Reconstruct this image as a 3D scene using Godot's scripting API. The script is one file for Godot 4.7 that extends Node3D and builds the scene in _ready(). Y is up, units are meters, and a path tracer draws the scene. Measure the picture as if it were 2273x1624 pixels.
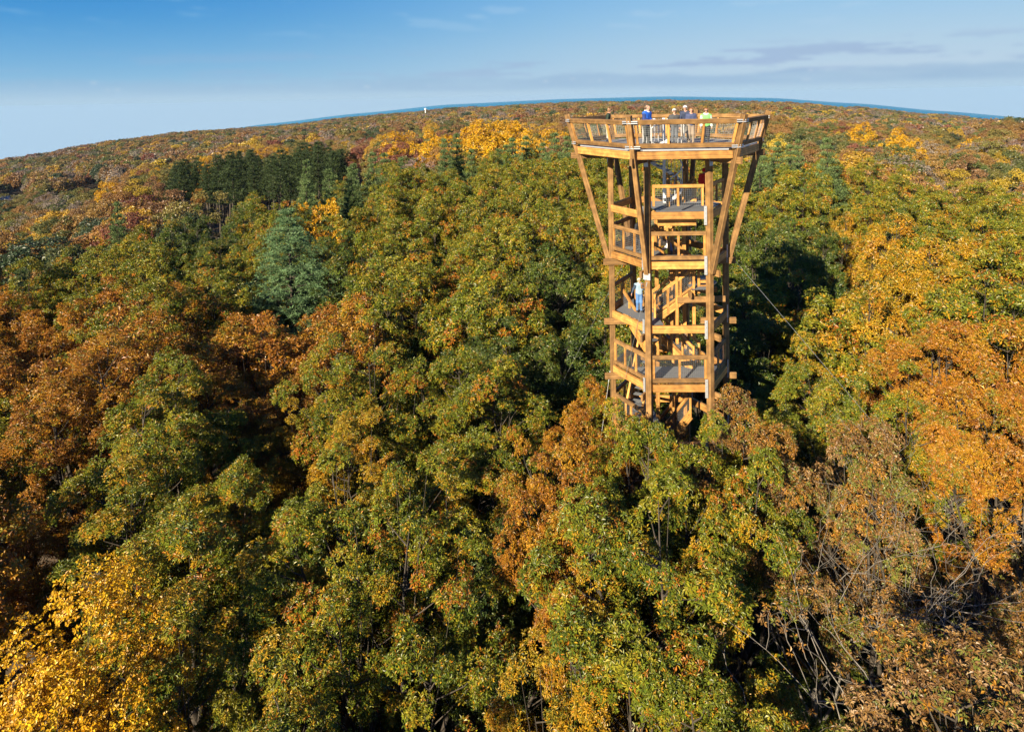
extends Node3D
# An observation tower standing in an autumn oak wood, seen from the air.
# World: the camera hangs 38 m above the ground at the origin and looks along -Z; the tower's axis stands at (TX, TZ).

const EYE := 38.0
const F := 1500.0            # focal length in pixels of a 2273 x 1624 picture
const PITCH := 2.6
const ROLL := 1.13
const TX := 7.47
const TZ := -32.46
const RC := 2.75             # radius of the ring of posts
const RD := 4.75             # radius of the top rail of the lookout deck
const PHI := -0.035

var rng := RandomNumberGenerator.new()
var names := {}
var mats := {}
var noise := FastNoiseLite.new()
var cam_basis := Basis()

# ------------------------------------------------------------------ helpers
func numbered(called: String) -> String:
	var n: int = names.get(called, -1) + 1
	names[called] = n
	return called if n == 0 else "%s_%03d" % [called, n]

func base(called: String, at: Vector3, label: String, category: String, group := "", turn := 0.0) -> Node3D:
	var o := Node3D.new()
	o.name = numbered(called)
	add_child(o)
	o.position = at
	o.rotation.y = turn
	o.set_meta("label", label)
	o.set_meta("category", category)
	if group != "":
		o.set_meta("group", group)
	return o

func part(called: String, mesh: Mesh, m: Material, parent: Node) -> MeshInstance3D:
	var o := MeshInstance3D.new()
	o.name = called
	o.mesh = mesh
	if m:
		o.material_override = m
	parent.add_child(o, true)
	return o

func structure(called: String, mesh: Mesh, m: Material) -> MeshInstance3D:
	var o := part(called, mesh, m, self)
	o.set_meta("kind", "structure")
	return o

func arrays_mesh(v: PackedVector3Array, idx: PackedInt32Array, col := PackedColorArray(), nor := PackedVector3Array(), uv := PackedVector2Array()) -> ArrayMesh:
	var a := []
	a.resize(Mesh.ARRAY_MAX)
	a[Mesh.ARRAY_VERTEX] = v
	if idx.size():
		a[Mesh.ARRAY_INDEX] = idx
	if col.size():
		a[Mesh.ARRAY_COLOR] = col
	if nor.size():
		a[Mesh.ARRAY_NORMAL] = nor
	if uv.size():
		a[Mesh.ARRAY_TEX_UV] = uv
	var m := ArrayMesh.new()
	m.add_surface_from_arrays(Mesh.PRIMITIVE_TRIANGLES, a)
	return m

func lin(r: float, g: float, b: float) -> Color:
	return Color(r, g, b).linear_to_srgb()

func mat(called: String, c: Color, rough := 0.8, metal := 0.0) -> StandardMaterial3D:
	var m := StandardMaterial3D.new()
	m.resource_name = called
	m.albedo_color = c
	m.roughness = rough
	m.metallic = metal
	mats[called] = m
	return m

func curve(table: Array, x: float) -> float:
	if x <= table[0][0]:
		return table[0][1]
	for i in range(1, table.size()):
		if x <= table[i][0]:
			var t: float = (x - table[i - 1][0]) / (table[i][0] - table[i - 1][0])
			t = t * t * (3.0 - 2.0 * t) * 0.35 + t * 0.65
			return lerpf(table[i - 1][1], table[i][1], t)
	return table[-1][1]

# where a point of the place appears in the photograph, in 2273 x 1624 pixels
func seen_at(p: Vector3) -> Vector2:
	var q: Vector3 = cam_basis.inverse() * (p - Vector3(0, EYE, 0))
	if q.z > -0.5:
		return Vector2(-9999, 9999)
	return Vector2(1136.5 + F * q.x / -q.z, 285.0 - F * q.y / -q.z)

# the point of height h that lies in the direction of that pixel
func point_at(px: float, py: float, h: float) -> Vector3:
	var d: Vector3 = cam_basis * Vector3((px - 1136.5) / F, (285.0 - py) / F, -1.0)
	return Vector3(0, EYE, 0) + d * ((h - EYE) / d.y)

func dir_at(px: float, dist: float) -> Vector2:
	var t := (px - 1136.5) / F
	return Vector2(t, -1.0).normalized() * dist

# ------------------------------------------------------------------ the lie of the land
# Land and lake are shaped to drop around the camera, giving a fisheye horizon.
# First number: bearing as across / ahead; second: fall for each metre ahead.
const FALL := [[-1.3, 0.120], [-0.9, 0.094], [-0.757, 0.0855], [-0.56, 0.057], [-0.36, 0.0285], [-0.22, 0.0155], [-0.09, 0.0055], [0.08, 0.0008], [0.23, 0.0], [0.38, 0.005], [0.51, 0.0155], [0.64, 0.0295], [0.757, 0.041], [0.9, 0.055], [1.3, 0.085]]
const CREST := [[-0.9, 84.0], [-0.757, 86.0], [-0.42, 90.0], [-0.22, 106.0], [0.08, 115.0], [0.38, 110.0], [0.6, 98.0], [0.757, 88.0], [1.0, 80.0]]
const RISE := [[-0.9, -4.5], [-0.757, -4.0], [-0.42, -0.5], [-0.26, 1.6], [-0.1, 3.8], [0.08, 4.4], [0.38, 4.8], [0.5, 2.6], [0.6, 1.2], [0.757, 0.8], [1.0, 0.0]]
const BEYOND := [[-0.9, -1.0], [-0.757, 0.0], [-0.42, 3.0], [-0.15, 3.0], [0.1, 3.0], [0.38, 3.0], [0.757, 4.0], [1.0, 3.0]]

func bearing(x: float, z: float) -> float:
	var a := atan2(x, -z)
	return tan(clampf(a, -1.2, 1.2))

func land(x: float, z: float) -> float:
	var r := Vector2(x, z).length()
	if r < 1.0:
		return 0.0
	var t := bearing(x, z)
	var ahead := r / sqrt(1.0 + t * t)
	var crest := curve(CREST, t)
	var y := 0.0
	var up := smoothstep(30.0, crest, r)
	var down := smoothstep(crest, crest * 1.7, r)
	var far := -ahead * curve(FALL, t) * smoothstep(crest * 0.9, crest * 2.0, r)
	y = lerpf(up * curve(RISE, t), curve(BEYOND, t) * (1.0 - smoothstep(500.0, 1400.0, r)), down) + far
	# a ridge that closes the view on one side and a near rise on the other
	var ridge := smoothstep(-0.34, -0.52, t) * smoothstep(500.0, 1400.0, r) * 26.0
	var hill := smoothstep(0.66, 0.74, t) * smoothstep(220.0, 420.0, r) * (1.0 - smoothstep(500.0, 900.0, r)) * 9.0
	y += ridge + hill + noise.get_noise_2d(x * 0.35, z * 0.35) * smoothstep(90.0, 600.0, r) * 6.0
	return y

func shore(t: float) -> float:
	return lerpf(2150.0, 3200.0, smoothstep(-0.2, -0.5, t)) + 120.0 * sin(t * 23.0) + 60.0 * sin(t * 61.0)

func polar_sheet(r0: float, r1: float, rings: int, turns: int, half: float, height: Callable) -> ArrayMesh:
	var v := PackedVector3Array()
	var idx := PackedInt32Array()
	for i in rings + 1:
		var r := r0 * pow(r1 / r0, float(i) / rings)
		for j in turns + 1:
			var a := lerpf(-half, half, float(j) / turns)
			var x := r * sin(a)
			var z := -r * cos(a)
			v.append(Vector3(x, height.call(x, z), z))
	for i in rings:
		for j in turns:
			var p := i * (turns + 1) + j
			var q := p + turns + 1
			idx.append_array(PackedInt32Array([p, p + 1, q, p + 1, q + 1, q]))
	var st := SurfaceTool.new()
	st.create_from_arrays((func():
		var a := []
		a.resize(Mesh.ARRAY_MAX)
		a[Mesh.ARRAY_VERTEX] = v
		a[Mesh.ARRAY_INDEX] = idx
		return a).call())
	st.generate_normals()
	return st.commit()

func lake_level(x: float, z: float) -> float:
	var r := Vector2(x, z).length()
	var t := bearing(x, z)
	return 2.0 - r / sqrt(1.0 + t * t) * curve(FALL, t)  # lake surface tilts with FALL to keep the fisheye horizon

func ground_with_shore(x: float, z: float) -> float:
	var r := Vector2(x, z).length()
	var t := bearing(x, z)
	return land(x, z) - 40.0 * smoothstep(shore(t), shore(t) + 120.0, r)

# ------------------------------------------------------------------ sky
func sky_colour(e: float, w: float) -> Color:
	var es := [0.0, 2.0, 4.0, 6.5, 9.0, 30.0, 90.0]
	var away := [Color8(170, 205, 230), Color8(140, 190, 225), Color8(112, 175, 222), Color8(78, 155, 216), Color8(54, 138, 211), Color8(36, 98, 184), Color8(26, 72, 152)]
	var opposite := [Color8(190, 214, 232), Color8(195, 216, 233), Color8(187, 214, 234), Color8(168, 207, 236), Color8(148, 197, 236), Color8(84, 144, 214), Color8(26, 72, 152)]
	var i := 1
	while i < 6 and e > es[i]:
		i += 1
	var t: float = clampf((e - es[i - 1]) / (es[i] - es[i - 1]), 0.0, 1.0)
	var a: Color = away[i - 1].lerp(away[i], t)
	var b: Color = opposite[i - 1].lerp(opposite[i], t)
	return a.lerp(b, w)

func make_sky(sun: Vector3) -> Sky:
	var w := 2048
	var h := 1024
	var im := Image.create(w, h, false, Image.FORMAT_RGB8)
	var low := Color8(182, 210, 231)
	im.fill(low)
	var n := FastNoiseLite.new()
	n.seed = 4
	n.frequency = 1.0
	n.fractal_octaves = 5
	var n2 := FastNoiseLite.new()
	n2.seed = 11
	n2.frequency = 1.0
	n2.fractal_octaves = 4
	for y in h / 2:
		var e := 90.0 - (y + 0.5) * 180.0 / h
		var er := deg_to_rad(e)
		for x in w:
			var az := (x + 0.5) / w * TAU - PI
			var d := Vector3(sin(az) * cos(er), sin(er), -cos(az) * cos(er))
			var g := d.dot(sun)
			var wt := smoothstep(0.02, 0.74, g * g if g < 0.0 else g * g * 0.7)
			var c := sky_colour(e, wt)
			if e < 2.2:
				c = low.lerp(c, smoothstep(0.0, 2.2, e))
			if e < 16.0:
				# a flat bank over the lake, thin streaks above it
				var k := n.get_noise_3d(d.x * 3.2, e * 0.75, d.z * 3.2) + 0.4 * n2.get_noise_3d(d.x * 11.0, e * 2.6, d.z * 11.0)
				var edge := 1.75 + 0.5 * n.get_noise_3d(d.x * 4.0, 7.0, d.z * 4.0) + 0.25 * n2.get_noise_3d(d.x * 16.0, 3.0, d.z * 16.0)
				var bank := smoothstep(0.30, 1.0, e) * (1.0 - smoothstep(edge - 0.18, edge + 0.16, e)) * (0.75 + 0.4 * n2.get_noise_3d(d.x * 7.0, e * 1.4, d.z * 7.0))
				c = c.lerp(Color8(154, 186, 217), clampf(bank, 0.0, 1.0) * (0.35 + 0.5 * wt))
				var puff := smoothstep(0.42, 0.6, n2.get_noise_3d(d.x * 30.0, e * 3.2 + 2.0, d.z * 30.0)) * bank
				c = c.lerp(Color8(206, 221, 235), puff * 0.6)
				var veil := smoothstep(0.12, 0.34, k) * smoothstep(1.5, 2.0, e) * (1.0 - smoothstep(3.3, 4.4, e))
				c = c.lerp(Color8(160, 185, 218), veil * (0.15 + 0.65 * wt))
				# thin cirrus higher up
				var ci := smoothstep(0.22, 0.5, n2.get_noise_3d(d.x * 6.0 + 3.0, e * 0.9 - d.x * 4.0, d.z * 6.0)) * smoothstep(4.0, 7.0, e)
				c = c.lerp(Color8(200, 222, 242), ci * 0.22)
			im.set_pixel(x, y, c)
	var sm := PanoramaSkyMaterial.new()
	sm.panorama = ImageTexture.create_from_image(im)
	var s := Sky.new()
	s.sky_material = sm
	return s

# ------------------------------------------------------------------ foliage
# A spray is a tuft of leaves round the tip of a twig: every leaf is a folded blade of two faces.
var spray_index := {}

func make_spray(leaves: int, length: float, width: float, droop0: float, droop1: float, seed_: int, flat := 0.25) -> PackedVector3Array:
	var r := RandomNumberGenerator.new()
	r.seed = seed_
	var v := PackedVector3Array()
	for i in leaves:
		var a := TAU * (i + r.randf_range(-0.3, 0.3)) / leaves
		var tilt := deg_to_rad(r.randf_range(droop0, droop1))
		var l := length * r.randf_range(0.75, 1.2)
		var w := width * r.randf_range(0.8, 1.2)
		var out := Vector3(cos(a) * sin(tilt), cos(tilt), sin(a) * sin(tilt))
		var side := out.cross(Vector3(cos(a + r.randf_range(-0.6, 0.6)), 1.2, sin(a))).normalized()
		var nrm := side.cross(out).normalized()
		var root := out * l * 0.12 + Vector3(r.randf_range(-1, 1), r.randf_range(-1, 1), r.randf_range(-1, 1)) * l * 0.15
		var tip := root + out * l - nrm * l * 0.18
		var mid := root + out * l * 0.55
		v.append(root)
		v.append(mid + side * w * 0.5 + nrm * w * flat)
		v.append(tip)
		v.append(mid - side * w * 0.5 + nrm * w * flat)
	return v

func spray_indices(count: int) -> PackedInt32Array:
	# shared by all crowns: faces of the first `count` leaves
	if not spray_index.has("all"):
		spray_index["all"] = PackedInt32Array()
	var all: PackedInt32Array = spray_index["all"]
	var have := all.size() / 6
	if have < count:
		var grown := all.duplicate()
		grown.resize(count * 6)
		for i in range(have, count):
			var b := i * 4
			var k := i * 6
			grown[k] = b
			grown[k + 1] = b + 1
			grown[k + 2] = b + 2
			grown[k + 3] = b
			grown[k + 4] = b + 2
			grown[k + 5] = b + 3
		spray_index["all"] = grown
		all = grown
	return all.slice(0, count * 6)

# leaf colours, linear: [red, green, blue, share]
const TINTS := {
	"green": [[0.138, 0.165, 0.013, 6], [0.240, 0.220, 0.016, 5], [0.078, 0.112, 0.012, 3.5], [0.37, 0.225, 0.013, 2.6], [0.36, 0.135, 0.014, 0.9]],
	"deep": [[0.066, 0.104, 0.017, 6], [0.110, 0.140, 0.018, 4], [0.045, 0.076, 0.016, 3], [0.24, 0.18, 0.02, 1.2]],
	"gold": [[0.42, 0.245, 0.014, 6], [0.31, 0.225, 0.018, 4], [0.16, 0.155, 0.018, 2.5], [0.40, 0.19, 0.016, 2]],
	"rust": [[0.33, 0.142, 0.014, 6], [0.24, 0.090, 0.013, 3], [0.38, 0.205, 0.016, 4], [0.19, 0.165, 0.018, 1.8]],
	"tan": [[0.21, 0.115, 0.034, 4], [0.14, 0.072, 0.024, 3], [0.27, 0.165, 0.065, 2], [0.15, 0.160, 0.03, 4], [0.32, 0.155, 0.022, 2.5]],
	"bluepine": [[0.130, 0.225, 0.095, 5], [0.180, 0.285, 0.130, 4], [0.090, 0.160, 0.066, 3]],
	"yellow": [[0.54, 0.305, 0.008, 6], [0.44, 0.225, 0.008, 4], [0.60, 0.38, 0.014, 2.5], [0.30, 0.20, 0.012, 1.2]],
	"pine": [[0.120, 0.180, 0.062, 5], [0.165, 0.230, 0.085, 4], [0.085, 0.130, 0.046, 3]],
	"darkpine": [[0.048, 0.075, 0.026, 5], [0.072, 0.100, 0.034, 4], [0.032, 0.054, 0.020, 3]],
	"red": [[0.26, 0.050, 0.035, 5], [0.34, 0.085, 0.04, 3], [0.18, 0.05, 0.03, 2]],
	"grey": [[1.0, 1.0, 1.0, 4], [0.86, 0.87, 0.86, 4], [1.15, 1.12, 1.05, 3]],
}

func palette_rows(tint: String, leaves: int, r: RandomNumberGenerator) -> Array:
	# ready-made colour rows for whole sprays, grouped by the leading colour
	var rows := []
	var list: Array = TINTS[tint]
	var total := 0.0
	for t in list:
		total += t[3]
	for k in list.size():
		var group := []
		for n in 10:
			var row := PackedColorArray()
			for i in leaves:
				var t: Array = list[k]
				if r.randf() < 0.22:
					var pick := r.randf() * total
					for u in list:
						pick -= u[3]
						if pick <= 0.0:
							t = u
							break
				var s := r.randf_range(0.84, 1.16) if tint == "grey" else r.randf_range(0.58, 1.42)  # random leaf tone, spread wide to suggest highlights on the leaves
				var c := Color(t[0] * s, t[1] * s * r.randf_range(0.92, 1.06), t[2] * s)
				for j in 4:
					row.append(c)
			group.append(row)
		rows.append(group)
	return [rows, list, total]

# A broad-leaved crown: masses of sprays at the ends of the limbs. Returns [mesh, mass centres].
func broad_crown(seed_: int, tint: String, height: float, radius: float, depth: float, masses: int, sprays: int, leaves: int, length: float, width: float, mass_r := 1.05, leaders_ := 1) -> Array:
	var r := RandomNumberGenerator.new()
	r.seed = seed_
	var templates := []
	for k in 7:
		templates.append(make_spray(leaves, length, width, 35.0, 115.0, seed_ * 31 + k))
	var pal := palette_rows(tint, leaves, r)
	var rows: Array = pal[0]
	var list: Array = pal[1]
	var total: float = pal[2]
	var v := PackedVector3Array()
	var col := PackedColorArray()
	var centres := []
	var lobes := []
	for k in 5:
		lobes.append([Vector3(r.randf_range(-1, 1), r.randf_range(-0.2, 1), r.randf_range(-1, 1)).normalized(), r.randf_range(-0.34, 0.38)])
	var per := int(ceil(float(sprays) / masses))
	# several leaders grow up side by side; each carries a narrow crown of its own
	var leaders := []
	var first := r.randf() * TAU
	var nl := 1 if leaders_ < 2 else leaders_
	for k in nl:
		var off := Vector3.ZERO
		if nl > 1 and k > 0:
			var al := first + TAU * k / (nl - 1) + r.randf_range(-0.3, 0.3)
			off = Vector3(cos(al), 0, sin(al)) * radius * r.randf_range(0.48, 0.66)
		var rl := radius if nl == 1 else radius * r.randf_range(0.48, 0.66)
		var dl := depth if nl == 1 else depth * r.randf_range(0.55, 0.78)
		var tl := height if k == 0 else height - r.randf_range(0.2, 0.26 * depth)
		leaders.append([Vector3(off.x, tl - dl * 0.5, off.z), rl, dl])
	var count := 0
	for k in masses:
		var ld: Array = leaders[k % nl]
		var own := k / nl
		var yk := 1.0 - 1.55 * (own + 0.5) / ceilf(float(masses) / nl)
		var ang := k * 2.39996 + r.randf_range(-0.35, 0.35)
		var ring := sqrt(maxf(0.0, 1.0 - yk * yk)) * (1.0 if nl == 1 else 1.0 - 0.28 * maxf(yk, 0.0))
		var d := Vector3(cos(ang) * ring, yk, sin(ang) * ring)
		var grow := 1.0
		for l in lobes:
			grow += l[1] * pow(maxf(0.0, d.dot(l[0])), 2.0)
		var c: Vector3 = ld[0] + Vector3(d.x * ld[1], d.y * ld[2] * 0.5, d.z * ld[1]) * grow * (r.randf_range(0.42, 0.76) if k % 4 == 3 else r.randf_range(0.72, 1.10))
		var size := mass_r * r.randf_range(0.6, 1.4)
		centres.append(c)
		var lead := 0
		var pick := r.randf() * total
		for q in list.size():
			pick -= list[q][3]
			if pick <= 0.0:
				lead = q
				break
		var out := (d + Vector3(0, 0.35, 0)).normalized()
		var here := int(per * size / mass_r)
		for s in here:
			var e := Vector3(r.randfn(), r.randfn(), r.randfn()).normalized()
			if e.dot(out) < -0.25:
				e = (e - out * e.dot(out) * 1.7).normalized()
			var p := c + Vector3(e.x, e.y * 0.95, e.z) * size * (1.0 - 0.45 * pow(r.randf(), 1.6))
			var axis := (e * 0.75 + out * 0.35 + Vector3(0, 0.35, 0) + Vector3(r.randfn(), r.randfn(), r.randfn()) * 0.22).normalized()
			var side := axis.cross(Vector3(r.randfn(), r.randfn(), r.randfn())).normalized()
			var sc := r.randf_range(0.8, 1.2)
			var t := Transform3D(Basis(side * sc, axis * sc, side.cross(axis) * sc), p)
			v.append_array(t * (templates[s % 7] as PackedVector3Array))
			var g := lead
			if r.randf() > 0.55:
				pick = r.randf() * total
				for q in list.size():
					pick -= list[q][3]
					if pick <= 0.0:
						g = q
						break
			col.append_array(rows[g][r.randi() % 10])
			count += 1
	return [arrays_mesh(v, spray_indices(count * leaves), col), centres, leaders]

# leaves that still cling to the ends of forking limbs
func sprays_at(ends: Array, tint: String, each: int, length: float, width: float) -> ArrayMesh:
	var r := RandomNumberGenerator.new()
	r.seed = 19
	var v := PackedVector3Array()
	var col := PackedColorArray()
	var pal := palette_rows(tint, 7, r)
	var count := 0
	for e in ends:
		for k in each:
			if r.randf() < 0.2:
				continue
			var axis := Vector3(r.randfn(), r.randfn() + 0.5, r.randfn()).normalized()
			var side := axis.cross(Vector3(r.randfn(), r.randfn(), r.randfn())).normalized()
			var p: Vector3 = e + Vector3(r.randfn(), r.randfn() * 0.7, r.randfn()) * 0.16
			v.append_array(Transform3D(Basis(side, axis, side.cross(axis)), p) * make_spray(7, length, width, 35.0, 130.0, count % 9))
			col.append_array(pal[0][r.randi() % pal[0].size()][r.randi() % 10])
			count += 1
	return arrays_mesh(v, spray_indices(count * 7), col)

# A white pine: tiers of spreading boughs with upswept plumes of needles.
func pine_crown(seed_: int, tint: String, height: float, radius: float, bottom: float, tiers: int, plumes: int, needles: int, length: float, width: float, dome := 0.75) -> Array:
	var r := RandomNumberGenerator.new()
	r.seed = seed_
	var templates := []
	for k in 5:
		templates.append(make_spray(needles, length, width, 12.0, 78.0, seed_ * 17 + k, 0.05))
	var pal := palette_rows(tint, needles, r)
	var rows: Array = pal[0]
	var v := PackedVector3Array()
	var col := PackedColorArray()
	var tips := []
	var count := 0
	for i in tiers:
		var f := float(i) / (tiers - 1)
		var y := lerpf(bottom, height - 0.4, f)
		var reach := radius * pow(1.0 - f * 0.97, dome) * r.randf_range(0.8, 1.1)
		var boughs := 5 + r.randi() % 2 if f < 0.85 else 4
		var first := r.randf() * TAU
		for b in boughs:
			var a := first + TAU * b / boughs + r.randf_range(-0.35, 0.35)
			var l := reach * r.randf_range(0.65, 1.15)
			var dir := Vector3(cos(a), r.randf_range(0.05, 0.3) + f * 0.5, sin(a)).normalized()
			var root := Vector3(0, y, 0)
			tips.append(root + dir * l)
			var n := int(plumes * clampf(l / radius, 0.25, 1.0))
			for s in n:
				var u := pow(r.randf(), 0.6)
				var p := root + dir * l * lerpf(0.25, 1.0, u) + Vector3(r.randfn() * 0.30, r.randfn() * 0.16 + 0.12, r.randfn() * 0.30) * (0.4 + 0.5 * l * u)
				var axis := (dir * 0.6 + Vector3(r.randfn() * 0.3, 0.75, r.randfn() * 0.3)).normalized()
				var side := axis.cross(Vector3(r.randfn(), r.randfn(), r.randfn())).normalized()
				var sc := r.randf_range(0.8, 1.25)
				v.append_array(Transform3D(Basis(side * sc, axis * sc, side.cross(axis) * sc), p) * (templates[s % 5] as PackedVector3Array))
				col.append_array(rows[r.randi() % rows.size()][r.randi() % 10])
				count += 1
	return [arrays_mesh(v, spray_indices(count * needles), col), tips]

# ------------------------------------------------------------------ wood of trees: tapered tubes
class Tubes:
	var v := PackedVector3Array()
	var n := PackedVector3Array()
	var idx := PackedInt32Array()
	func add(path: Array, radii: Array, sides := 5) -> void:
		var start := v.size()
		for i in path.size():
			var d: Vector3 = (path[mini(i + 1, path.size() - 1)] - path[maxi(i - 1, 0)]).normalized()
			var s := d.cross(Vector3(0.31, 0.2, 0.93)).normalized()
			var u := s.cross(d).normalized()
			for k in sides:
				var a := TAU * k / sides
				var o := s * cos(a) + u * sin(a)
				v.append(path[i] + o * radii[i])
				n.append(o)
		for i in path.size() - 1:
			for k in sides:
				var p := start + i * sides + k
				var q := start + i * sides + (k + 1) % sides
				idx.append_array(PackedInt32Array([p, q, p + sides, q, q + sides, p + sides]))

func bend(a: Vector3, b: Vector3, steps: int, sag: float, r: RandomNumberGenerator, wob: float) -> Array:
	var p := []
	for i in steps + 1:
		var t := float(i) / steps
		var q := a.lerp(b, t) + Vector3(0, sag * sin(PI * t), 0)
		if i > 0 and i < steps:
			q += Vector3(r.randfn(), r.randfn() * 0.5, r.randfn()) * wob
		p.append(q)
	return p

func taper(a: float, b: float, steps: int) -> Array:
	var p := []
	for i in steps + 1:
		p.append(lerpf(a, b, float(i) / steps))
	return p

func oak_wood(seed_: int, height: float, depth: float, crown: Array) -> ArrayMesh:
	var r := RandomNumberGenerator.new()
	r.seed = seed_ + 500
	var t := Tubes.new()
	var centres: Array = crown[1]
	var leaders: Array = crown[2]
	var fork := height - depth * 0.95
	var bole := bend(Vector3.ZERO, Vector3(0.1, fork, 0.05), 4, 0.0, r, 0.07)
	t.add(bole, [0.42, 0.31, 0.28, 0.25, 0.2], 7)
	var stems := []
	for l in leaders:
		var top: Vector3 = l[0] + Vector3(0, l[2] * 0.34, 0)
		var low: Vector3 = (bole[-1] as Vector3).lerp(l[0], 0.55) - Vector3(0, l[2] * 0.12, 0)
		var path := bend(bole[-1], low, 3, 0.0, r, 0.12)
		path.append_array(bend(low, top, 4, 0.0, r, 0.14).slice(1))
		t.add(path, taper(0.15 if leaders.size() > 1 else 0.2, 0.014, 7), 5)
		stems.append(path)
	for k in centres.size():
		var c: Vector3 = centres[k]
		var path: Array = stems[k % stems.size()]
		# twigs leave the stem below the mass they carry, each at its own height
		var want := c.y - r.randf_range(0.5, 1.1) * Vector2(c.x - path[4].x, c.z - path[4].z).length()
		var best: Vector3 = path[3].lerp(path[4], r.randf())
		for i in range(2, path.size() - 1):
			if path[i].y <= want and path[i + 1].y > want:
				best = path[i].lerp(path[i + 1], (want - path[i].y) / (path[i + 1].y - path[i].y))
		if best.y > c.y:
			best = path[2].lerp(path[3], r.randf())
		if best.distance_to(c) > 0.3:
			t.add(bend(best, c, 3, -0.06 * best.distance_to(c), r, 0.07), taper(0.032, 0.007, 3), 4)
	return arrays_mesh(t.v, t.idx, PackedColorArray(), t.n)

func pine_wood(height: float, tips: Array, every: int) -> ArrayMesh:
	var t := Tubes.new()
	t.add([Vector3.ZERO, Vector3(0, height * 0.5, 0), Vector3(0, height - 0.3, 0)], [0.30, 0.2, 0.03], 6)
	for i in range(0, tips.size(), every):
		var p: Vector3 = tips[i]
		var l := Vector2(p.x, p.z).length()
		t.add([Vector3(0, p.y - l * 0.25, 0), p], [0.05, 0.015], 4)
	return arrays_mesh(t.v, t.idx, PackedColorArray(), t.n)

# bare limbs that fork four times
func bare_wood(seed_: int, height: float, spread: float, orders: int, ends: Array) -> ArrayMesh:
	var r := RandomNumberGenerator.new()
	r.seed = seed_
	var t := Tubes.new()
	var todo := []
	var fork := height * 0.52
	var path := bend(Vector3.ZERO, Vector3(0.2, fork, 0), 4, 0.0, r, 0.1)
	t.add(path, taper(0.24, 0.13, 4), 7)
	for k in 6:
		var a := TAU * k / 6.0 + r.randf_range(-0.4, 0.4)
		var up := r.randf_range(0.9, 2.4)
		todo.append([path[-1] - Vector3(0, r.randf_range(0.0, height * 0.14), 0), Vector3(cos(a) * spread, up, sin(a) * spread).normalized(), height * 0.20 * r.randf_range(0.8, 1.25), 0.062, 0])
	while todo.size():
		var b: Array = todo.pop_back()
		var d: Vector3 = b[1]
		var l: float = b[2]
		var rad: float = b[3]
		var order: int = b[4]
		var end: Vector3 = b[0] + d * l + Vector3(r.randfn(), r.randfn(), r.randfn()) * l * 0.08
		var p := bend(b[0], end, 3, 0.0, r, l * 0.045)
		t.add(p, taper(rad, rad * 0.55, 3), 5 if order < 2 else 3)
		if order >= orders:
			ends.append(end)
			continue
		for k in (3 if order < 3 else 2):
			var nd := (d + Vector3(r.randfn(), r.randfn() * 0.6 + 0.14, r.randfn()) * 0.52).normalized()
			var from: Vector3 = p[3] if k < 2 else p[2]
			todo.append([from, nd, l * r.randf_range(0.55, 0.78), maxf(rad * 0.60, 0.006), order + 1])
	return arrays_mesh(t.v, t.idx, PackedColorArray(), t.n)

# ------------------------------------------------------------------ the wood
var kinds := {}      # key -> Array of [crown mesh, wood mesh, height]
var leaf_mat: StandardMaterial3D
var needle_mat: StandardMaterial3D
var bark_mat: StandardMaterial3D
var pale_bark: StandardMaterial3D

const LETTER := {"G": "green", "D": "deep", "Y": "gold", "O": "rust", "T": "tan", "M": "yellow"}
const LABELS := {
	"green": "oak tree of yellow-green leaves with a few orange sprays in the wood",
	"deep": "oak tree coloured dark green, in places for shade, among the yellowing trees of the wood",
	"gold": "oak tree turned golden yellow with green remains in the wood",
	"rust": "oak tree turned rusty orange among its greener neighbours in the wood",
	"tan": "oak tree with faded tan and brown leaves in the wood",
	"yellow": "small tree turned clear yellow rising between the oaks",
}
# colours by part; some dark green stands in for shaded gaps and tower shadow
const ROWS := [
	[400.0, "OGGGGGGGGGGG"], [500.0, "OOGGGGGGGGGG"], [600.0, "GGDGGGGGDDYG"], [700.0, "GGGDGGDYDDYG"], [800.0, "OGOOGGDGDGYG"], [900.0, "OOOOGGDGDGGO"],
	[1000.0, "OGOOGGOGGTGT"], [1150.0, "GOGYGGYGTTTO"], [1300.0, "OGGGGGGGGTTT"], [1450.0, "GDGGGDGGGTTT"], [9999.0, "GGGGGGGYGTTT"]]

func tint_at(p: Vector2) -> String:
	for row in ROWS:
		if p.y < row[0]:
			var k := clampi(int(floor((p.x + rng.randfn() * 48.0) / 2273.0 * 12.0)), 0, 11)
			return LETTER[row[1][k]]
	return "green"

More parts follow.
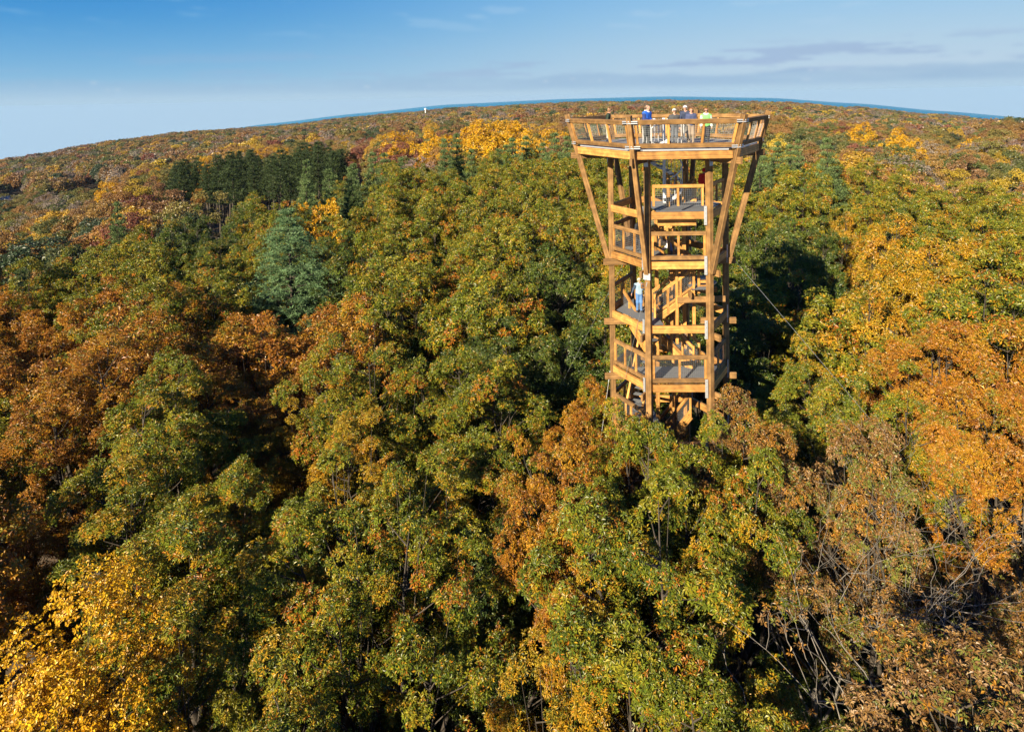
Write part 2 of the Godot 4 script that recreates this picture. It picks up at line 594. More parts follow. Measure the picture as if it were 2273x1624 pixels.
func make_kinds() -> void:
	leaf_mat = mat("leaf", Color.WHITE, 0.45)
	leaf_mat.vertex_color_use_as_albedo = true
	leaf_mat.metallic_specular = 0.5
	leaf_mat.backlight_enabled = true
	leaf_mat.backlight = Color(0.62, 0.62, 0.5)
	needle_mat = mat("needle", Color.WHITE, 0.6)
	needle_mat.vertex_color_use_as_albedo = true
	needle_mat.metallic_specular = 0.35
	needle_mat.backlight_enabled = true
	needle_mat.backlight = Color(0.6, 0.6, 0.55)
	bark_mat = mat("bark", lin(0.105, 0.085, 0.066), 0.95)
	var nt := NoiseTexture2D.new()
	nt.width = 256
	nt.height = 256
	nt.seamless = true
	var fn := FastNoiseLite.new()
	fn.frequency = 0.03
	fn.fractal_octaves = 4
	nt.noise = fn
	var ramp := Gradient.new()
	ramp.set_color(0, Color(0.55, 0.55, 0.55))
	ramp.set_color(1, Color(1, 1, 1))
	nt.color_ramp = ramp
	bark_mat.albedo_texture = nt
	bark_mat.uv1_triplanar = true
	bark_mat.uv1_scale = Vector3(1.2, 0.35, 1.2)
	pale_bark = mat("pale_bark", lin(0.36, 0.325, 0.285), 0.9)
	pale_bark.albedo_texture = nt
	pale_bark.uv1_triplanar = true
	pale_bark.uv1_scale = Vector3(1.2, 0.35, 1.2)
	var s := 1
	for spec in [["green", 5], ["deep", 2], ["gold", 2], ["rust", 3], ["tan", 2]]:
		var near := []
		var mid := []
		for k in spec[1]:
			s += 1
			var h := 22.0
			var rad: float = [3.4, 3.0, 3.8, 3.2, 3.5][k]
			var dep: float = [11.5, 12.5, 11.0, 12.0, 11.0][k]
			var c := broad_crown(s, spec[0], h, rad, dep, 96, 7400, 8, 0.115, 0.042, 0.55, [5, 4, 6, 5, 4][k])
			near.append([c[0], oak_wood(s, h, dep, c), h])
			if k < 3:
				c = broad_crown(s + 100, spec[0], h, rad, dep, 78, 2500, 6, 0.215, 0.085, 0.60, [5, 4, 6, 5, 4][k])
				mid.append([c[0], oak_wood(s, h, dep, c), h])
		kinds["near_" + spec[0]] = near
		kinds["mid_" + spec[0]] = mid
	var c := broad_crown(60, "yellow", 21.0, 2.9, 11.0, 100, 15000, 6, 0.100, 0.076, 1.0)
	kinds["near_yellow"] = [[c[0], oak_wood(60, 21.0, 13.0, c), 21.0]]
	var mids := []
	for k in 2:
		c = broad_crown(70 + k, "yellow", 21.0, [3.4, 4.2][k], [10.0, 11.5][k], 46, 1500, 6, 0.30, 0.17, 1.05)
		mids.append([c[0], oak_wood(70 + k, 21.0, 11.0, c), 21.0])
	kinds["mid_yellow"] = mids
	c = broad_crown(75, "red", 20.0, 4.6, 10.0, 46, 1300, 6, 0.32, 0.16, 1.05)
	kinds["mid_red"] = [[c[0], oak_wood(75, 20.0, 10.0, c), 20.0]]
	for pre in ["near_", "mid_"]:
		var ends := []
		var wood := bare_wood(31, 21.0, 0.85, 4, ends)
		kinds[pre + "sparse"] = [[sprays_at(ends, "tan", 3 if pre == "near_" else 2, 0.12 if pre == "near_" else 0.2, 0.045 if pre == "near_" else 0.08), wood, 22.0]]
	var pines := []
	c = pine_crown(80, "bluepine", 24.0, 5.2, 8.5, 19, 120, 8, 0.24, 0.045)
	pines.append([c[0], pine_wood(24.0, c[1], 1), 24.0])
	kinds["near_pine"] = pines
	pines = []
	for k in 3:
		c = pine_crown(82 + k, "pine", 24.0, [3.4, 2.9, 3.8][k], [10.0, 11.0, 9.0][k], 15, 34, 7, 0.40, 0.075)
		pines.append([c[0], pine_wood(24.0, c[1], 2), 24.0])
	kinds["mid_pine"] = pines
	pines = []
	for k in 3:
		c = pine_crown(90 + k, "darkpine", 22.0, [3.0, 2.7, 3.4][k], [10.5, 12.0, 9.5][k], 11, 17, 7, 0.62, 0.14, 0.45)
		pines.append([c[0], pine_wood(22.0, c[1], 3), 22.0])
	kinds["dark_pine"] = pines

func plant(called: String, kind: String, at: Vector3, height: float, wide: float, label: String, group := "", turn := -1.0, which := -1) -> Node3D:
	var list: Array = kinds[kind]
	var k: Array = list[rng.randi() % list.size() if which < 0 else which % list.size()]
	var o := base(called, at, label, "tree", group, rng.randf() * TAU if turn < 0.0 else turn)
	var s: float = height / k[2]
	o.rotation.x = rng.randfn() * 0.03
	o.rotation.z = rng.randfn() * 0.03
	o.scale = Vector3(s * wide, s, s * wide)
	part("trunk", k[1], pale_bark if kind.contains("sparse") else bark_mat, o)
	part("crown", k[0], needle_mat if kind.contains("pine") else leaf_mat, o)
	return o

# ------------------------------------------------------------------ timber
class Boxes:
	var v := PackedVector3Array()
	var n := PackedVector3Array()
	var uv := PackedVector2Array()
	var idx := PackedInt32Array()
	# a squared timber from a to b; w across, h upright; grain runs along it
	func bar(a: Vector3, b: Vector3, w: float, h: float, up := Vector3.UP, shift := 0.0) -> void:
		var d := (b - a).normalized()
		var s := d.cross(up)
		if s.length() < 0.01:
			s = d.cross(Vector3(0, 0, 1))
		s = s.normalized()
		var u := s.cross(d).normalized()
		var l := a.distance_to(b)
		var c := minf(w, h) * 0.09
		var ring := [Vector2(w / 2 - c, -h / 2), Vector2(w / 2, -h / 2 + c), Vector2(w / 2, h / 2 - c), Vector2(w / 2 - c, h / 2), Vector2(-w / 2 + c, h / 2), Vector2(-w / 2, h / 2 - c), Vector2(-w / 2, -h / 2 + c), Vector2(-w / 2 + c, -h / 2)]
		var along := 0.0
		for k in 8:
			var p: Vector2 = ring[k]
			var q: Vector2 = ring[(k + 1) % 8]
			var e := (q - p).length()
			var m := Vector2(q.y - p.y, p.x - q.x).normalized()
			var nn := s * m.x + u * m.y
			var i := v.size()
			v.append_array(PackedVector3Array([a + s * p.x + u * p.y, a + s * q.x + u * q.y, b + s * q.x + u * q.y, b + s * p.x + u * p.y]))
			n.append_array(PackedVector3Array([nn, nn, nn, nn]))
			uv.append_array(PackedVector2Array([Vector2(along + shift, shift * 3.0), Vector2(along + e + shift, shift * 3.0), Vector2(along + e + shift, l + shift * 3.0), Vector2(along + shift, l + shift * 3.0)]))
			idx.append_array(PackedInt32Array([i, i + 1, i + 2, i, i + 2, i + 3]))
			along += e
		for end in 2:
			var at := a if end == 0 else b
			var nn := -d if end == 0 else d
			var i := v.size()
			for k in 8:
				v.append(at + s * ring[k].x + u * ring[k].y)
				n.append(nn)
				uv.append(Vector2(ring[k].x + shift, ring[k].y * 0.3 + shift))
			for k in range(1, 7):
				idx.append_array(PackedInt32Array([i, i + k + 1, i + k] if end == 0 else [i, i + k, i + k + 1]))
	# a thin square wire
	func wire(a: Vector3, b: Vector3, t: float) -> void:
		var d := (b - a).normalized()
		var s := d.cross(Vector3(0.3, 0.8, 0.52)).normalized() * t
		var u := s.cross(d).normalized() * t
		var ring := [s, u, -s, -u]
		for k in 4:
			var i := v.size()
			var p: Vector3 = ring[k]
			var q: Vector3 = ring[(k + 1) % 4]
			v.append_array(PackedVector3Array([a + p, a + q, b + q, b + p]))
			var nn := (p + q).normalized()
			n.append_array(PackedVector3Array([nn, nn, nn, nn]))
			uv.append_array(PackedVector2Array([Vector2.ZERO, Vector2.ZERO, Vector2.ZERO, Vector2.ZERO]))
			idx.append_array(PackedInt32Array([i, i + 1, i + 2, i, i + 2, i + 3]))

func commit(b: Boxes) -> ArrayMesh:
	return arrays_mesh(b.v, b.idx, PackedColorArray(), b.n, b.uv)

func beam(called: String, a: Vector3, b: Vector3, w: float, h: float, m: Material, parent: Node, up := Vector3.UP) -> MeshInstance3D:
	var x := Boxes.new()
	x.bar(a, b, w, h, up, rng.randf() * 4.0)
	return part(called, commit(x), m, parent)

func wood_texture(seed_: int) -> ImageTexture:
	var im := Image.create(128, 512, false, Image.FORMAT_RGB8)
	var a := FastNoiseLite.new()
	a.seed = seed_
	a.frequency = 0.02
	a.fractal_octaves = 4
	var k := FastNoiseLite.new()
	k.seed = seed_ + 9
	k.frequency = 0.012
	for y in 512:
		for x in 128:
			# grain: long along y; sampled on a cylinder so that the edges meet
			var t := TAU * x / 128.0
			var f := TAU * y / 512.0
			var g := a.get_noise_3d(cos(t) * 90.0 + cos(f) * 7.0, sin(t) * 90.0, sin(f) * 7.0)
			var big := k.get_noise_3d(cos(t) * 18.0, sin(t) * 18.0 + cos(f) * 60.0, sin(f) * 60.0)
			var s := clampf(0.84 + g * 0.26 + big * 0.22, 0.4, 1.0)
			im.set_pixel(x, y, Color(s, s * lerpf(0.94, 1.0, s), s * lerpf(0.84, 1.0, s)))
	return ImageTexture.create_from_image(im)

var woods := []
var browns := []

func timber_materials() -> void:
	var tex := [wood_texture(5), wood_texture(8)]
	for k in 3:
		var s: float = [1.0, 0.78, 1.14][k]
		var m := mat("cedar", lin(0.66 * s, 0.325 * s, 0.080 * s), 0.7)
		m.albedo_texture = tex[k % 2]
		m.uv1_scale = Vector3(1.6, 0.55, 1)
		woods.append(m)
		m = mat("weathered_timber", lin(0.33 * s, 0.182 * s, 0.062 * s), 0.8)
		m.albedo_texture = tex[(k + 1) % 2]
		m.uv1_scale = Vector3(1.6, 0.55, 1)
		browns.append(m)
	mat("galvanised", lin(0.55, 0.57, 0.60), 0.45, 0.55)
	mat("wire", lin(0.27, 0.29, 0.31), 0.55, 0.5)
	mat("grating", lin(0.17, 0.18, 0.20), 0.5, 0.5)
	mat("white_steel", lin(0.74, 0.75, 0.77), 0.45, 0.2)
	mat("cable", lin(0.42, 0.43, 0.45), 0.4, 0.7)

func cedar() -> Material:
	return woods[rng.randi() % 3]

func brown() -> Material:
	return browns[rng.randi() % 3]

# ------------------------------------------------------------------ the tower; its own axis is the origin, +Z faces the camera
func corner(k: int, r: float, y: float) -> Vector3:
	var a := PHI + k * PI / 3.0
	return Vector3(-r * cos(a), y, r * sin(a))

# wire mesh stretched over the quadrilateral a-b (below) c-d (above)
func mesh_panel(a: Vector3, b: Vector3, c: Vector3, d: Vector3, parent: Node, gap := 0.085) -> void:
	var x := Boxes.new()
	var nx := maxi(2, int(a.distance_to(b) / gap))
	var ny := maxi(2, int(a.distance_to(c) / gap))
	for i in nx + 1:
		var t := float(i) / nx
		x.wire(a.lerp(b, t), c.lerp(d, t), 0.0032)
	for i in ny + 1:
		var t := float(i) / ny
		x.wire(a.lerp(c, t), b.lerp(d, t), 0.0032)
	part("wire_mesh", commit(x), mats["wire"], parent)

# a guard rail: a,b feet of its ends, c,d heads; posts between, mesh in the bays
func guard(a: Vector3, b: Vector3, c: Vector3, d: Vector3, bays: int, parent: Node, top_w := 0.2, low := true, ends := true, meshed := true) -> void:
	var rail := beam("top_rail", c, d, 0.13, top_w, brown() if top_w > 0.17 else cedar(), parent, c - a)
	if low:
		beam("bottom_rail", a, b, 0.12, 0.19, brown(), parent, c - a)
	var lo := 0.09
	var up := 1.0 - top_w * 0.5 / a.distance_to(c)
	for i in bays + 1:
		if not ends and (i == 0 or i == bays):
			continue
		var t := float(i) / bays
		if i == 0:
			t = 0.025
		elif i == bays:
			t = 0.975
		var p := a.lerp(b, t)
		var q := c.lerp(d, t)
		beam("rail_post", p.lerp(q, lo), p.lerp(q, up - 0.003), 0.09, 0.10, cedar(), parent, b - a)
	if meshed:
		for i in bays:
			var t0 := float(i) / bays + 0.03
			var t1 := float(i + 1) / bays - 0.03
			var p := a.lerp(b, t0)
			var q := a.lerp(b, t1)
			var e := c.lerp(d, t0)
			var g := c.lerp(d, t1)
			mesh_panel(p.lerp(e, 0.12), q.lerp(g, 0.12), p.lerp(e, up), q.lerp(g, up), rail)

# floor of steel bars inside a polygon
func grating(poly: PackedVector2Array, y: float, parent: Node) -> void:
	var x := Boxes.new()
	var z := -5.0
	while z < 5.0:
		var cut := Geometry2D.intersect_polyline_with_polygon(PackedVector2Array([Vector2(-6, z), Vector2(6, z)]), poly)
		for c in cut:
			if c.size() > 1:
				x.bar(Vector3(c[0].x, y, c[0].y), Vector3(c[-1].x, y, c[-1].y), 0.030, 0.03)
		z += 0.075
	var w := -5.0
	while w < 5.0:
		var cut := Geometry2D.intersect_polyline_with_polygon(PackedVector2Array([Vector2(w, -6), Vector2(w, 6)]), poly)
		for c in cut:
			if c.size() > 1:
				x.bar(Vector3(c[0].x, y - 0.03, c[0].y), Vector3(c[-1].x, y - 0.03, c[-1].y), 0.02, 0.03)
		w += 0.3
	part("floor_grating", commit(x), mats["grating"], parent)

# a straight flight of steps down from a to b
func flight(a: Vector3, b: Vector3, width: float, steps: int, parent: Node, rails := 3) -> void:
	var flat := Vector3(b.x - a.x, 0, b.z - a.z).normalized()
	var side := Vector3(flat.z, 0, -flat.x)
	var f := Node3D.new()
	f.name = "stair_flight"
	parent.add_child(f, true)
	for s in [-1, 1]:
		var o: Vector3 = side * s * width * 0.5
		beam("stringer", a + o - Vector3(0, 0.16, 0), b + o - Vector3(0, 0.16, 0), 0.075, 0.30, cedar(), f)
		if (rails & (1 if s < 0 else 2)) != 0:
			var h := Vector3(0, 0.98, 0)
			beam("handrail", a + o + h, b + o + h, 0.10, 0.13, cedar(), f)
			beam("lower_rail", a + o + Vector3(0, 0.14, 0), b + o + Vector3(0, 0.14, 0), 0.07, 0.10, cedar(), f)
			for i in 4:
				var t := i / 3.0
				var p: Vector3 = a.lerp(b, t) + o * 1.03
				beam("newel", p - Vector3(0, 0.28, 0), p + h * (1.12 if i % 3 == 0 else 0.93), 0.10, 0.10, cedar(), f, flat)
			mesh_panel(a + o + Vector3(0, 0.2, 0), b + o + Vector3(0, 0.2, 0), a + o + h * 0.93, b + o + h * 0.93, f)
	for i in steps:
		var t := (i + 0.5) / steps
		var p := a.lerp(b, t)
		var y := a.y + (b.y - a.y) * (i + 1.0) / (steps + 1.0)
		var x := Boxes.new()
		for k in 4:
			var q := Vector3(p.x, y, p.z) + flat * (k - 1.5) * 0.075
			x.bar(q - side * (width * 0.5 - 0.04), q + side * (width * 0.5 - 0.04), 0.045, 0.035)
		part("tread", commit(x), mats["grating"], f)

func plate(at: Vector3, across: Vector3, out: Vector3, tall: float, wide: float, parent: Node) -> void:
	var x := Boxes.new()
	x.bar(at - Vector3(0, tall * 0.5, 0), at + Vector3(0, tall * 0.5, 0), wide, 0.022, out)
	var p := part("steel_plate", commit(x), mats["galvanised"], parent)
	var bolts := Boxes.new()
	for i in 4:
		var y := tall * (-0.38 + 0.76 * i / 3.0)
		bolts.bar(at + Vector3(0, y, 0) + out * 0.005, at + Vector3(0, y, 0) + out * 0.03, 0.03, 0.03)
	part("bolts", commit(bolts), mats["cable"], p)

func build_tower() -> void:
	timber_materials()
	var t := base("observation_tower", Vector3(TX, 0, TZ), "six-sided timber lookout tower with flared top deck, wire-mesh rails and stairs", "tower")
	var deck := EYE - 2.22
	var levels := [EYE - 5.25, EYE - 7.5, EYE - 10.42, EYE - 13.12, EYE - 15.8, EYE - 18.5, EYE - 21.2, EYE - 23.9, EYE - 26.6, EYE - 29.3, EYE - 32.0]
	# posts, from the ground up to the deck beams
	for k in 6:
		var foot := corner(k, RC, 0.0)
		var out := Vector3(foot.x, 0, foot.z).normalized()
		for i in 5:
			var y0: float = [0.0, 8.0, 16.0, levels[3] - 0.55, levels[1] - 0.55][i]
			var y1: float = [7.996, 15.996, levels[3] - 0.554, levels[1] - 0.554, deck - 0.42][i]
			beam("post", Vector3(foot.x, y0, foot.z), Vector3(foot.x, y1, foot.z), 0.26, 0.26, brown(), t, out)
		# struts that flare out to carry the deck and run on as its corner posts
		var s := beam("strut", corner(k, RC + 0.14, levels[1] - 0.5), corner(k, RD + 0.06, deck + 1.36), 0.21, 0.25, brown(), t, out)
		for y in [deck + 1.08, deck - 0.0]:
			var f: float = (y - (levels[1] - 0.5)) / (deck + 1.36 - (levels[1] - 0.5))
			var c := corner(k, lerpf(RC + 0.14, RD + 0.06, f), y)
			var strap := Boxes.new()
			var side := out.cross(Vector3.UP)
			for q in [-0.04, 0.04]:
				strap.bar(c + out * 0.145 - side * 0.34 - out * 0.16 + Vector3(0, q, 0), c + out * 0.145 + Vector3(0, q, 0), 0.02, 0.045)
				strap.bar(c + out * 0.145 + Vector3(0, q, 0), c + out * 0.145 + side * 0.34 - out * 0.16 + Vector3(0, q, 0), 0.02, 0.045)
			part("steel_strap", commit(strap), mats["galvanised"], s)
	# ---- ring beams on every storey with steel knife plates at the posts
	for i in levels.size():
		var y: float = levels[i] - 0.16
		for k in 6:
			var a := corner(k, RC, y)
			var b := corner(k + 1, RC, y)
			var d := (b - a).normalized()
			var out := Vector3(a.x + b.x, 0, a.z + b.z).normalized()
			beam("ring_beam", a + d * 0.16 + out * 0.05, b - d * 0.16 + out * 0.05, 0.14, 0.33, woods[(i + k) % 3], t)
			if i < 6:
				plate(b - d * 0.20 + out * 0.128, d, out, 0.85, 0.13, t)
		# crossing joists whose ends stand out past the posts
		if i > 0:
			for k in [0, 2, 4]:
				var a := corner(k, RC + 0.42, y - 0.02)
				var b := corner(k + 3, RC + 0.42, y - 0.02)
				var d := (b - a).normalized()
				var side := d.cross(Vector3.UP) * 0.20
				var dy := Vector3(0, -0.33 - 0.004 * k, 0)
				beam("joist", a + side + dy, a + side + d * 1.7 + dy, 0.11, 0.30, brown(), t)
				beam("joist", b + side + dy, b + side - d * 1.7 + dy, 0.11, 0.30, brown(), t)
	# ---- top deck
	var fr := func(y: float) -> float: return lerpf(RC + 0.14, RD + 0.06, (y - (levels[1] - 0.5)) / (deck + 1.36 - (levels[1] - 0.5)))
	for k in 6:
		var rb: float = fr.call(deck - 0.36) - 0.02
		var a := corner(k, rb, deck - 0.36)
		var b := corner(k + 1, rb, deck - 0.36)
		var d := (b - a).normalized()
		beam("deck_beam", a + d * 0.15, b - d * 0.15, 0.15, 0.34, woods[k % 3], t)
		beam("deck_edge", a + d * 0.3 + Vector3(0, 0.225, 0), b - d * 0.3 + Vector3(0, 0.225, 0), 0.05, 0.07, mats["galvanised"], t)
		# radial joists under the deck
		beam("deck_joist", corner(k, 0.5, deck - 0.62), corner(k, rb + 0.32, deck - 0.62), 0.12, 0.30, brown(), t)
		var a2 := corner(k, RC, deck - 0.46)
		var b2 := corner(k + 1, RC, deck - 0.46)
		var d2 := (b2 - a2).normalized()
		beam("deck_joist", a2 + d2 * 0.2, b2 - d2 * 0.2, 0.12, 0.30, brown(), t)
		plate(corner(k, RC + 0.135, deck - 0.72), d, Vector3(corner(k, 1, 0)), 0.5, 0.2, t)
		var r0: float = fr.call(deck + 0.02)
		var r1: float = fr.call(deck + 1.16)
		var e := (corner(k + 1, 1, 0) - corner(k, 1, 0)).normalized()
		guard(corner(k, r0, deck + 0.06) + e * 0.13, corner(k + 1, r0, deck + 0.06) - e * 0.13, corner(k, r1, deck + 1.08) + e * 0.13, corner(k + 1, r1, deck + 1.08) - e * 0.13, 3, t)
	var hexa := PackedVector2Array()
	for k in 6:
		var c := corner(k, float(fr.call(deck)) - 0.25, 0)
		hexa.append(Vector2(c.x, c.z))
	var hole := PackedVector2Array()
	for k in 12:
		hole.append(Vector2(-0.1 + 0.95 * cos(TAU * k / 12.0), -0.3 + 0.95 * sin(TAU * k / 12.0)))
	# the deck has a round opening for the spiral stair: two halves meet beside it
	var left := PackedVector2Array()
	for half in [-1, 1]:
		var box := PackedVector2Array([Vector2(-0.1, -6), Vector2(6.0 * half, -6), Vector2(6.0 * half, 6), Vector2(-0.1, 6)])
		for piece in Geometry2D.intersect_polygons(hexa, box):
			for q in Geometry2D.clip_polygons(piece, hole):
				grating(q, deck - 0.12, t)
	spiral(t, Vector3(-0.1, levels[0], -0.3), deck)
	# ---- landings and stairs
	var full := PackedVector2Array()
	for k in 6:
		var c := corner(k, RC - 0.2, 0)
		full.append(Vector2(c.x, c.z))
	var cuts := [
		PackedVector2Array([Vector2(-1.0, -0.9), Vector2(4, -0.9), Vector2(4, 4), Vector2(-1.0, 4)]),
		PackedVector2Array([Vector2(-4, -1.0), Vector2(-0.5, -1.0), Vector2(-0.5, 1.0), Vector2(4, 1.4), Vector2(4, 4), Vector2(-4, 4)]),
		PackedVector2Array([Vector2(-4, -4), Vector2(-0.75, -4), Vector2(-0.75, 4), Vector2(-4, 4)]),
		PackedVector2Array([Vector2(-4, 0.3), Vector2(4, 0.3), Vector2(4, 4), Vector2(-4, 4)]),
		PackedVector2Array([Vector2(-4, -4), Vector2(-0.6, -4), Vector2(-0.6, 4), Vector2(-4, 4)]),
	]
	for i in cuts.size():
		for q in Geometry2D.intersect_polygons(full, cuts[i]):
			grating(q, levels[i] - 0.03, t)
	# rails round the landings: [level, corner, bays, height of top rail]
	for g in [[0, 1, 2, 0.98], [0, 2, 2, 0.98], [1, 0, 3, 1.05], [1, 1, 2, 1.1], [1, 5, 2, 1.05], [3, 0, 3, 1.05], [3, 1, 2, 1.06], [3, 2, 2, 1.05], [2, 5, 2, 1.0], [4, 0, 2, 1.05], [4, 5, 2, 1.05]]:
		var y: float = levels[g[0]] + 0.17
		var rr := RC - 0.02 if g[0] > 0 else RC - 0.05
		var a := corner(g[1], rr, y)
		var b := corner(g[1] + 1, rr, y)
		var d := (b - a).normalized() * (0.14 if g[0] > 0 else 0.2)
		var up := Vector3(0, g[3], 0)
		guard(a + d, b - d, a + d + up, b - d + up, g[2], t, 0.15 if g[0] == 0 else 0.18, g[0] != 0, true, not (g[0] == 1 and g[1] == 1))
	# a deep fascia board under the first landing
	var fa := corner(1, RC - 0.42, levels[0] - 0.52)
	var fb := corner(2, RC - 0.42, levels[0] - 0.52)
	var fd := (fb - fa).normalized() * 0.3
	beam("fascia", fa + fd, fb - fd, 0.06, 0.34, cedar(), t)
	var ih := 0.95
	flight(Vector3(1.55, levels[0], -1.0), Vector3(-1.1, levels[1], -1.35), 0.85, 11, t)
	flight(Vector3(-0.75, levels[1], -0.35), Vector3(1.3, levels[1] - 1.55, -0.95), 0.85, 7, t)
	flight(Vector3(0.9, levels[1] - 1.6, 0.85), Vector3(-0.9, levels[2], 0.75), 0.8, 7, t)
	flight(Vector3(-1.75, levels[2] - 0.2, -1.1), Vector3(-0.95, levels[2] - 1.5, 0.75), 0.8, 6, t)
	flight(Vector3(-0.1, levels[2] - 1.4, -0.6), Vector3(1.25, levels[3], 0.3), 0.8, 6, t)
	flight(Vector3(-0.9, levels[3], -0.9), Vector3(-1.9, levels[4], 0.9), 0.8, 10, t)
	for i in range(4, levels.size() - 1):
		var s := -1.0 if i % 2 == 0 else 1.0
		flight(Vector3(-1.1 * s, levels[i], 0.8 * s), Vector3(1.1 * s, levels[i + 1], 0.8 * s), 0.85, 10, t)
	# half landing between the second and third storeys, with its newels and mesh screens
	var hy: float = levels[1] - 1.58
	var half := PackedVector2Array([Vector2(0.75, -1.6), Vector2(2.1, -0.9), Vector2(2.3, 0.2), Vector2(1.5, 1.4), Vector2(0.75, 1.4)])
	grating(half, hy, t)
	beam("landing_beam", Vector3(0.65, hy - 0.2, -1.5), Vector3(0.65, hy - 0.2, 1.6), 0.1, 0.28, brown(), t)
	beam("landing_beam", Vector3(0.1, hy - 0.52, 1.25), Vector3(2.35, hy - 0.5, 1.25), 0.1, 0.28, brown(), t)
	beam("landing_beam", Vector3(0.3, hy - 0.48, 0.1), Vector3(2.4, hy - 0.46, -0.2), 0.1, 0.28, brown(), t)
	for p in [Vector3(0.05, 0, 0.35), Vector3(0.1, 0, 1.2), Vector3(1.1, 0, 0.45), Vector3(0.35, 0, -1.15)]:
		beam("newel", Vector3(p.x, hy - 2.6, p.z), Vector3(p.x, hy + 1.1, p.z), 0.14, 0.14, cedar(), t)
	for x in [1.2, 1.72]:
		beam("screen_post", Vector3(x, hy - 0.3, 0.95), Vector3(x, hy + 1.25, 0.95), 0.12, 0.10, cedar(), t)
	for y in [0.25, 1.12]:
		beam("screen_rail", Vector3(1.27, hy + y, 0.95), Vector3(1.65, hy + y, 0.95), 0.08, 0.13, cedar(), t)
	mesh_panel(Vector3(1.27, hy + 0.3, 0.95), Vector3(1.65, hy + 0.3, 0.95), Vector3(1.27, hy + 1.08, 0.95), Vector3(1.65, hy + 1.08, 0.95), t)
	beam("screen_board", Vector3(1.27, hy - 0.06, 0.95), Vector3(1.65, hy - 0.06, 0.95), 0.05, 0.3, cedar(), t)
	# inner posts that carry the stairs
	for p in [Vector3(0.42, 0, -0.9), Vector3(0.95, 0, -0.75), Vector3(-0.55, 0, -0.15)]:
		beam("inner_post", Vector3(p.x, 0, p.z), Vector3(p.x, levels[0] - 0.2, p.z), 0.17, 0.17, cedar(), t)
	for p in [Vector3(0.42, 0, -0.2), Vector3(0.85, 0, -0.35), Vector3(-0.15, 0, 0.75)]:
		beam("newel", Vector3(p.x, levels[0] - 0.1, p.z), Vector3(p.x, levels[0] + 1.5, p.z), 0.13, 0.13, cedar(), t)
	# ---- steel guy cables
	var guys := [[3, levels[1] - 0.2, Vector3(19.0, 10.5, 2.0)], [0, levels[3] - 0.35, Vector3(-6.0, 8.0, 3.2)], [5, levels[1] - 0.5, Vector3(-9.0, 8.0, -16.0)], [1, levels[1] - 0.9, Vector3(-2.35, levels[3] - 0.2, 1.1)]]
	for g in guys:
		var a := corner(g[0], RC + 0.14, g[1])
		var x := Boxes.new()
		x.wire(a, g[2], 0.010)
		var clamp_ := Boxes.new()
		var c := part("guy_cable", commit(x), mats["cable"], t)
		clamp_.bar(a, a.lerp(g[2], 0.5 / a.distance_to(g[2])), 0.04, 0.04)
		part("turnbuckle", commit(clamp_), mats["galvanised"], c)
	for k in [1]:
		var a := corner(k, RC + 0.16, levels[1] - 0.62)
		var out := Vector3(a.x, 0, a.z).normalized()
		plate(a + out * 0.06, out, out, 0.3, 0.36, t)

func spiral(t: Node3D, at: Vector3, top: float) -> void:
	var s := Node3D.new()
	s.name = "spiral_stair"
	t.add_child(s, true)
	var m: Material = mats["white_steel"]
	beam("pole", at, Vector3(at.x, top + 1.1, at.z), 0.13, 0.13, m, s)
	var n := 14
	var turn := TAU * 1.05
	var a0 := deg_to_rad(-95.0)
	var rad := 0.86
	var last := Vector3.ZERO
	for i in n:
		var a := a0 + turn * i / n
		var y := at.y + (top - at.y) * (i + 1.0) / n
		var d := Vector3(cos(a), 0, -sin(a))
		var side := d.cross(Vector3.UP)
		var x := Boxes.new()
		for k in 3:
			var q := side * (k - 1) * 0.085
			x.bar(Vector3(at.x, y, at.z) + d * 0.1 + q * 0.4, Vector3(at.x, y, at.z) + d * rad + q * 1.3, 0.07, 0.04)
		part("tread", commit(x), mats["grating"], s)
		for h in 2:
			var ah := a + turn / n * 0.5 * h
			var yh := y + (top - at.y) / n * 0.5 * h
			var p := Vector3(at.x + cos(ah) * rad, yh, at.z - sin(ah) * rad)
			beam("baluster", p, p + Vector3(0, 0.95, 0), 0.022, 0.022, m, s)
			if last != Vector3.ZERO:
				beam("handrail", last + Vector3(0, 0.97, 0), p + Vector3(0, 0.97, 0), 0.045, 0.045, m, s)
				beam("stair_string", last - Vector3(0, 0.06, 0), p - Vector3(0, 0.06, 0), 0.03, 0.16, m, s)
			last = p
	# the guard round the opening in the deck
	for i in 22:
		var a := TAU * i / 26.0 - 0.6
		var p := Vector3(at.x + cos(a) * 1.0, top - 0.1, at.z + sin(a) * 1.0)
		beam("baluster", p, p + Vector3(0, 1.1, 0), 0.022, 0.022, m, s)
		if i > 0:
			beam("handrail", last + Vector3(0, 1.1, 0), p + Vector3(0, 1.1, 0), 0.045, 0.045, m, s)
		last = p

